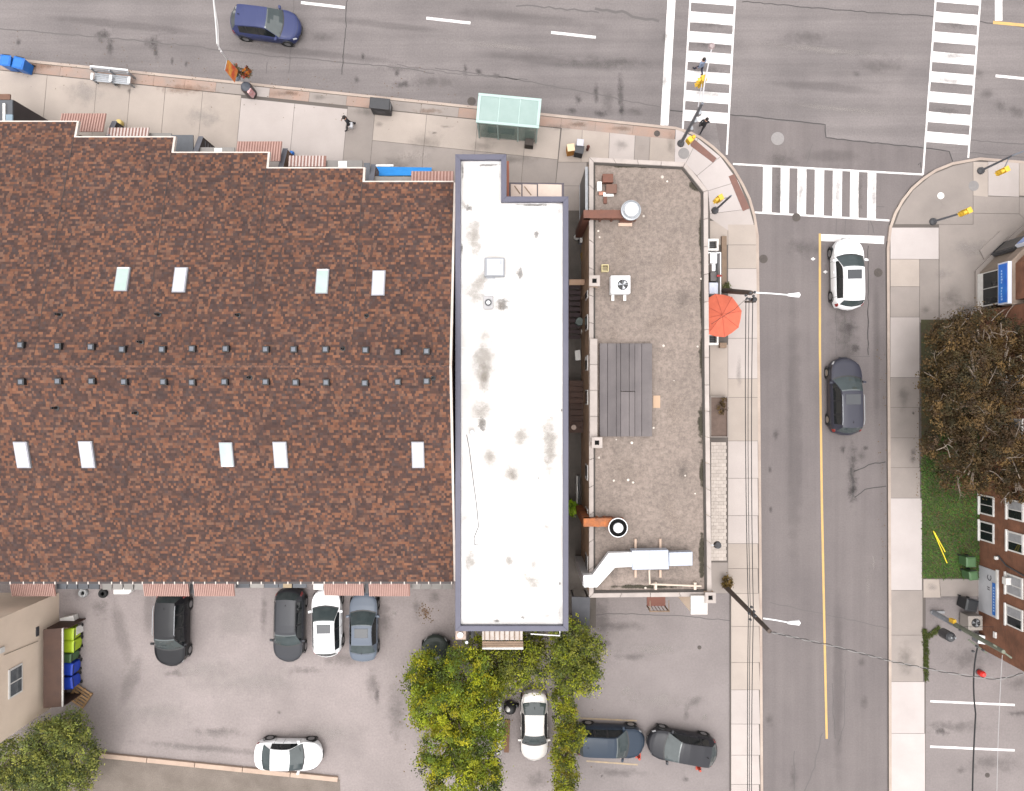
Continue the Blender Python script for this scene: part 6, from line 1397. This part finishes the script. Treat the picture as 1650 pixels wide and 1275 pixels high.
def small_signal(label, base, top, zt_, hd, hz, arm=None, extra=0):
    t = thing('traffic_signal', label, 'traffic signal', P(*base,.12), group='traffic signals'); a = P(*base,.12); b = P(*top,zt_)
    MB().tube([a,b], .075, 10, .06).build('pole', pole_m, t, world=True); MB().lathe([(.24,0),(.22,.1),(.1,.22)], 12, tuple(a)).build('pole_foot', dgrey, t, world=True)
    h_ = P(*hd,hz); q = a+(b-a)*min(1,(hz/zt_)); MB().tube([q, h_], .03, 6).build('bracket', pole_m, t, world=True)
    signal_head(h_, (-.8,-.4), t, h_=.8)
    if arm: MB().tube([b, P(*arm,zt_+.2)], .05, 8, .04).build('arm', pole_m, t, world=True)
    return t
small_signal('short grey signal post with yellow head at the shop corner', (1152,339), (1178,315), 3.0, (1159,320), 2.6)
small_signal('grey signal post with yellow head on the right corner plaza', (1503,357), (1556,341), 3.3, (1556,341), 3.2)
small_signal('tall grey signal post with yellow head at the right edge', (1580,275), (1632,250), 3.0, (1616,275), 2.7, (1690,228))
q = P(1634,258,2.6); 
# utility poles, lamps and wires
pole_w = M('utility_pole_wood', (.075,.055,.045), (.05,.038,.032), 4, .85, .3, fine=.15)
wire_m = M('wire_black', (.012,.012,.013), None, rough=.6)
def street_lamp(parent, a, b, z_):
    A = P(*a,z_-.25); B = P(*b,z_)
    MB().tube([A, P(a[0]+(b[0]-a[0])*.5, a[1]+(b[1]-a[1])*.5-.5, z_-.08), B], .045, 8, .035).build('lamp_arm', whitem, parent, world=True)
    MB().add([(B.x-.1,B.y-.07,B.z-.03),(B.x+.55,B.y-.15,B.z-.06),(B.x+.62,B.y,B.z-.06),(B.x+.55,B.y+.15,B.z-.06),(B.x-.1,B.y+.07,B.z-.03),(B.x-.1,B.y-.06,B.z+.05),(B.x+.5,B.y-.13,B.z+.09),(B.x+.58,B.y,B.z+.09),(B.x+.5,B.y+.13,B.z+.09),(B.x-.1,B.y+.06,B.z+.05)],
             [(4,3,2,1,0),(5,6,7,8,9),(0,1,6,5),(1,2,7,6),(2,3,8,7),(3,4,9,8),(4,0,5,9)]).build('lamp_head', whitem, parent, world=True, bev=.02)
def insul(parent, q):
    MB().lathe([(.03,0),(.07,.05),(.04,.1),(.07,.15),(.03,.22),(.001,.23)], 10, tuple(q)).build('insulator', dgrey, parent, world=True)
u1 = thing('utility_pole', 'wooden utility pole by the orange umbrella', 'utility pole', P(1165,468,.12), group='utility poles'); A = P(1165,468,.12); B = P(1210,471.5,6.9)
MB().tube([A,B], .17, 12, .13).build('pole', pole_w, u1, world=True)
street_lamp(u1, (1212,471), (1272,475), 7.0)
for dx, dy in ((-8,4),(-2,10),(4,5),(5,12),(6,-1),(-1,0),(-6,9)): insul(u1, P(1209+dx,472+dy,6.9))
BX(B.x-.25,B.x+.35,B.y-.5,B.y-.4,6.6,6.7).build('cross_arm', pole_w, u1, world=True); q = P(1214,483,6.5); MB().lathe([(.12,-.25),(.14,-.2),(.14,.2),(.12,.25)], 12, tuple(q)).build('transformer', black, u1, world=True)
u2 = thing('utility_pole', 'wooden utility pole behind the gravel roofed building leaning over the sidewalk', 'utility pole', P(1168,944,.12), group='utility poles'); A = P(1168,944,.12); B = P(1240,1017,7.4)
MB().tube([A,B], .16, 12, .12).build('pole', pole_w, u2, world=True)
street_lamp(u2, (1230,996), (1272,1003), 7.0)
for dx, dy in ((-30,-40),(-26,-33),(-34,-30),(-24,-26),(-32,-20)): insul(u2, P(1240+dx,1017+dy,6.2))
u3 = thing('utility_pole', 'weathered green grey utility pole with crossarms in the right lot', 'utility pole', P(1503,986,.06), group='utility poles'); A = P(1503,986,.06); B = P(1617,1050,6.5)
m3 = M('weathered_pole', (.14,.145,.11), (.10,.11,.085), 2, .85, .3, fine=.15)
MB().tube([A,A+(B-A)*.35], .16, 12, .15).build('pole_sleeve', M('pole_sleeve_grey', (.20,.21,.23), (.14,.15,.165), 3, .6), u3, world=True)
MB().tube([A+(B-A)*.3,B], .15, 12, .11).build('pole', m3, u3, world=True)
MB().tube([P(1560,1030,4.2),P(1590,1052,4.6)], .05, 6).build('cross_arm', m3, u3, world=True); MB().tube([P(1600,1038,6),P(1630,1060,6.2)], .05, 6).build('cross_arm', m3, u3, world=True)
q = P(1526,1023,2.6); tf = MB().lathe([(.26,-.45),(.3,-.4),(.3,.35),(.22,.45),(.001,.5)], 16, tuple(q)).build('transformer', M('transformer_black', (.03,.03,.033), None, rough=.4), u3, world=True)
for s_ in (-.12,.12): MB().lathe([(.05,.45),(.07,.55),(.04,.65),(.001,.66)], 10, (q.x+s_,q.y+.05,q.z)).build('bushing', steel, tf, world=True)
q = P(1535,1000,2.2); BX(q.x-.1,q.x+.1,q.y-.12,q.y+.12,2.0,2.4).build('yellow_tag', yellow_h, u3, world=True)
for px, py, z_ in ((1545,1014,3.4),(1572,1040,4.8),(1582,1046,4.9),(1566,1048,4.7)): insul(u3, P(px,py,z_))
def wire(label, pts, r, m_=wire_m, group='overhead wires', n=5, sag=.25):
    q = []
    for i in range(len(pts)-1):
        a, b = P(*pts[i]), P(*pts[i+1]); k = 10
        for j in range(k):
            f = j/k; v = a+(b-a)*f; v.z -= sag*4*f*(1-f); q.append(v)
    q.append(P(*pts[-1])); o = MB().tube(q, r, n).build('overhead_wire', m_); tag(o, label, 'wire', group); return o
wire('leftmost of the parallel wires above the shop side sidewalk', [(1202,480,6.8),(1206,985,6.4),(1208,1500,6.6)], .022)
wire('middle of the parallel wires above the shop side sidewalk', [(1207,482,6.9),(1209,985,6.4),(1211,1500,6.6)], .018)
wire('rightmost of the parallel wires above the shop side sidewalk', [(1213,484,6.9),(1214,985,6.4),(1213,1500,6.6)], .022)
wire('thick black service cable running down from the pole in the right lot', [(1575,1042,4.8),(1572,1150,5),(1570,1500,5.5)], .045)
wire('thin pale wire running down from the end of the right pole', [(1615,1055,6.3),(1608,1500,6.3)], .014, M('wire_pale', (.3,.29,.29), None))
wire('thin wire from the umbrella pole to the shop wall', [(1204,480,6.6),(1184,498,5.2),(1146,522,4.9)], .012, sag=.05)
wire('thin wire from the right pole to the brick wall', [(1546,1010,3.4),(1602,1010,2.6)], .012, sag=.05)
# twisted cable across the street
def twisted():
    t = thing('twisted_cable', 'twisted black and white cable crossing the side street', 'cable', P(1241,1018,0), group='overhead wires')
    ctl = [(1241,1018,7.4),(1340,1040,6.8),(1440,1066,6.4),(1530,1084,6.1),(1576,1091,5.9)]; ctl2 = [(1576,1091,5.9),(1610,1094,5.9),(1660,1082,6.2),(1720,1070,6.5)]
    base_ = []
    for C_ in (ctl, ctl2):
        for i in range(len(C_)-1):
            a, b = P(*C_[i]), P(*C_[i+1])
            for j in range(14): base_.append(a+(b-a)*j/14)
    L_ = 0; A1, A2 = [], []
    for i, p_ in enumerate(base_):
        if i: L_ += (p_-base_[i-1]).length
        a = (L_/1.1+.35*math.sin(L_*.8))*2*math.pi; o_ = Vector((.25*math.sin(a), 1*math.sin(a), math.cos(a)))*.045; A1.append(p_+o_); A2.append(p_-o_)
    MB().tube(A1, .018, 5).build('black_strand', wire_m, t, world=True); MB().tube(A2, .018, 5).build('white_strand', M('strand_white', (.20,.195,.19), None), t, world=True)
twisted()
# ================================================================ patio at the corner building
um = thing('patio_umbrella', 'orange red patio umbrella beside the corner building', 'umbrella', P(1163,507,.12))
c = P(1163,507,2.5); R8 = 1.36
cm = M('umbrella_coral', (.47,.11,.062), (.38,.085,.05), 2.5, .85, rnd=.08, fine=.06)
MB().tube([(c.x,c.y,.12),(c.x,c.y,2.55)], .03, 8).build('pole', steel, um, world=True); MB().lathe([(.3,0),(.28,.08),(.05,.1)], 16, (c.x,c.y,.12)).build('base', dgrey, um, world=True)
for k in range(8):
    a0, a1 = R(45*k+12), R(45*k+57); v = [(c.x,c.y,2.62)]
    pts_ = []
    for f in (.33,.66,1.0):
        for a, am in ((a0,0),((a0+a1)/2,1),(a1,0)):
            rr_ = R8*f*(.955 if am else 1); zz_ = 2.62-.48*f-(.05*f if am else 0); pts_.append((c.x+rr_*math.cos(a), c.y+rr_*math.sin(a), zz_))
    fs = [(0,1,2),(0,2,3)]+[(1+3*i+j,4+3*i+j,5+3*i+j,2+3*i+j) for i in range(2) for j in range(2)]
    MB().add(v+pts_, fs).build('canopy_panel', cm, um, world=True)
    MB().tube([(c.x,c.y,2.63),(c.x+R8*math.cos(a0),c.y+R8*math.sin(a0),2.15)], .012, 5).build('rib', M('umbrella_rib', (.3,.06,.04), None), um, world=True)
MB().lathe([(.05,2.6),(.06,2.66),(.001,2.72)], 10, (c.x,c.y,0)).build('finial', cm, um, world=True)
sh = thing('patio_shed', 'white framed patio counter against the corner building wall', 'counter', P(1152,440,.12))
a = P(1144,475,1.0); b = P(1162,406,1.0)
BX(a.x-.3,b.x,a.y,b.y,.12,.2).build('floor', dgrey, sh, world=True); BX(b.x-.06,b.x,a.y,b.y,.2,1.0).build('front_rail', whitem, sh, world=True); BX(a.x-.3,b.x-.06,b.y-.06,b.y,.2,1.0).build('end_rail', whitem, sh, world=True)
for py, m_, hx_, hy_, h_ in ((415,whitem,.22,.35,1.0),(430,whitem,.12,.25,.9),(445,M('patio_grey', (.12,.11,.11), None),.2,.3,.7),(464,M('patio_blue_white', (.36,.40,.52), (.5,.5,.55), 6, .4),.28,.36,.9)):
    q = P(1150,py,h_); BX(q.x-hx_,q.x+hx_,q.y-hy_,q.y+hy_,.2,h_).build('cabinet', m_, sh, world=True, bev=.03)
q = P(1158,444,1.0); BX(q.x-.1,q.x+.2,q.y-.06,q.y+.06,.9,1.0).build('red_handle', M('red_bit', (.3,.03,.03), None), sh, world=True)
for px, py, lb in ((1149,394,'square dark window well above the patio counter'),(1149,546,'square dark window well below the orange umbrella')):
    q = P(px,py,.5); t = thing('window_well', lb, 'window well', (q.x,q.y,.1), group='window wells by the corner building')
    for g in ((-.35,.35,-.38,-.24),(-.35,.35,.24,.38),(.24,.35,-.24,.24),(-.35,-.24,-.24,.24)): BX(*g,0,.4).build('rim', whitep, t)
    BX(-.24,.24,-.24,.24,0,.12).build('grate', black, t)
    for k in range(4): BX(-.24,.24,-.2+k*.12,-.17+k*.12,.121,.16).build('bar', dgrey, t)
wk = BX(*(lambda a,b:(a.x,b.x,b.y,a.y))(P(1163,380,.3),P(1171,470,.3)),.1,.3).build('timber_edging', wood_l); tag(wk, 'low brown timber edging along the patio counter', 'edging')
pn = thing('planter', 'brown planter box with a dry plant by the corner building', 'planter', P(1158,671,.12)); a = P(1146,703,.6); b = P(1172,640,.6)
BX(a.x,b.x,a.y,b.y,.12,.5).build('soil', M('planter_soil', (.12,.085,.07), (.085,.06,.05), 3, .95, fine=.2), pn, world=True)
for g in ((a.x-.06,a.x,a.y,b.y),(b.x,b.x+.06,a.y,b.y),(a.x-.06,b.x+.06,a.y-.06,a.y),(a.x-.06,b.x+.06,b.y,b.y+.06)): BX(*g,.12,.6).build('side', conc_d, pn, world=True)
for px, py in ((1166,648),(1163,660)): leafcloud('dry_leaves', [(P(px,py,.8),.2,.3,.2)], 160, .055, [(.13,.085,.03),(.09,.06,.03)], pn, .1, 10)
bd = BX(*(lambda a,b:(a.x,b.x,b.y,a.y))(P(1160,552,.4),P(1171,560,.4)),.1,.4).build('patio_block', wood_l); tag(bd, 'small brown block at the lower end of the patio', 'block')
q = P(1148,872,1.2); ln = thing('wall_lantern', 'small dark shell shaped wall lamp over the paver strip', 'lamp', (q.x,q.y,2.2))
MB().lathe([(.001,.3),(.2,.2),(.24,0),(.001,-.02)], 12).build('shade', dgrey, ln); BX(-.4,0,-.03,.03,.05,.1).build('bracket', steel, ln)
# ================================================================ right lot clutter
aircon('grey air conditioner on the ground by the brick apartment wall', 1572, 1004, .45, .45, .06, .95, M('ac_taupe', (.25,.22,.20), (.21,.19,.17), 3, .5), (.02,.02), .28, None, False)
wheelie('wheelie_bin','black bin by the white panel of the brick apartment building',1567,976,1.05,-12,'black',.36,None,.06)
wheelie('wheelie_bin','green bin at the lawn corner nearest the brick wall upper one',1566,906,.95,0,'green' if False else 'green',.3,'green bins at the lawn corner',.12)
wheelie('wheelie_bin','green bin at the lawn corner just below its twin',1570,928,.95,6,'green',.26,'green bins at the lawn corner',.12)
crate('storage_box','pale silver box beyond the grey air conditioner','box',1585,1031,.06,.3,.26,.6,steel,whitem,-10)
crate('recycling_box','bright blue recycling box at the brick building corner','box',1611,1048,.06,.36,.24,.5,bin_m['blue'],bin_m['blue'],-28)
q = P(1585,1087,.5); rc_ = thing('red_lantern', 'small bright red beacon near the twisted cable in the right lot', 'beacon', (q.x,q.y,.06)); MB().lathe([(.16,0),(.2,.2),(.2,.4),(.12,.5),(.001,.52)], 14).build('lens', M('beacon_red', (.45,.02,.015), None, rough=.3), rc_); MB().lathe([(.22,0),(.22,.03),(.001,.04)], 14).build('base', dgrey, rc_)
for a, b, lb in (((1504,855),(1526,907),'longer yellow stick lying on the lawn'),((1506,858),(1523,889),'shorter yellow stick lying on the lawn')):
    o = MB().tube([P(*a,.27),P(*b,.25)], .035, 6).build('yellow_stick', M('stick_yellow', (.55,.45,.03), None)); tag(o, lb, 'stick', 'yellow sticks on the lawn')
q = P(1516,988,.4); lm = BX(q.x-.5,q.x+.4,q.y-.08,q.y+.08,.06,.2).build('fallen_post', M('post_grey', (.2,.2,.21), None), bev=.02); tag(lm, 'short grey post lying at the foot of the right utility pole', 'post')
# wall, motorcycle-like bundle and plank by the silver car
ww = thing('white_garden_wall', 'low white garden wall under the yellow green tree', 'wall', P(803,1170,0))
for k in range(6):
    a = P(800,1115+k*17,1.0); b = P(808,1131+k*17,1.0); BX(a.x,b.x,b.y,a.y,0,1.0).build('wall_panel', M('wall_white', (.48,.46,.44), (.38,.36,.34), 2, .8, rnd=.06, fine=.1), ww, world=True, bev=.01)
MB().tube([P(811,1120,.9),P(811,1200,.9)], .03, 6).build('rail', dgrey, ww, world=True)
bp = thing('covered_bundle', 'black and white covered bundle beside the white garden wall', 'bundle', P(823,1142,0)); q = P(822,1142,.5)
MB().lathe([(.3,0),(.42,.2),(.38,.5),(.2,.75),(.001,.8)], 12, (q.x,q.y,0)).build('cover', black, bp, world=True, smooth=True); MB().lathe([(.12,.5),(.2,.62),(.12,.8),(.001,.84)], 10, (q.x-.12,q.y+.05,0)).build('white_bag', whitep, bp, world=True, smooth=True); MB().lathe([(.1,0),(.18,.1),(.1,.3),(.001,.32)], 10, (q.x+.4,q.y+.05,0)).build('side_pack', black, bp, world=True)
pk = MB().ribbon(PP([(818,1160),(816,1212)], .1), .32, 0, .12).build('rusty_plank', M('plank_rust', (.15,.075,.04), (.09,.05,.035), 3, .9, fine=.2)); tag(pk, 'rusty brown plank on the ground beside the silver car', 'plank')
q = P(193,198,.3); yb_ = MB().lathe([(.18,0),(.2,.1),(.2,.3),(.17,.36),(.001,.38)], 16, (q.x,q.y,.12)).build('yellow_pot', M('pot_yellow', (.5,.38,.14), None)); tag(yb_, 'pale yellow round pot in front of the row house entrance', 'pot')
q = P(470,246,.3); yb_ = MB().lathe([(.1,0),(.16,.1),(.1,.3),(.001,.32)], 9, (q.x,q.y,.12)).build('blue_bundle', blue_p); tag(yb_, 'small blue bundle in front of a red canopy', 'bundle')
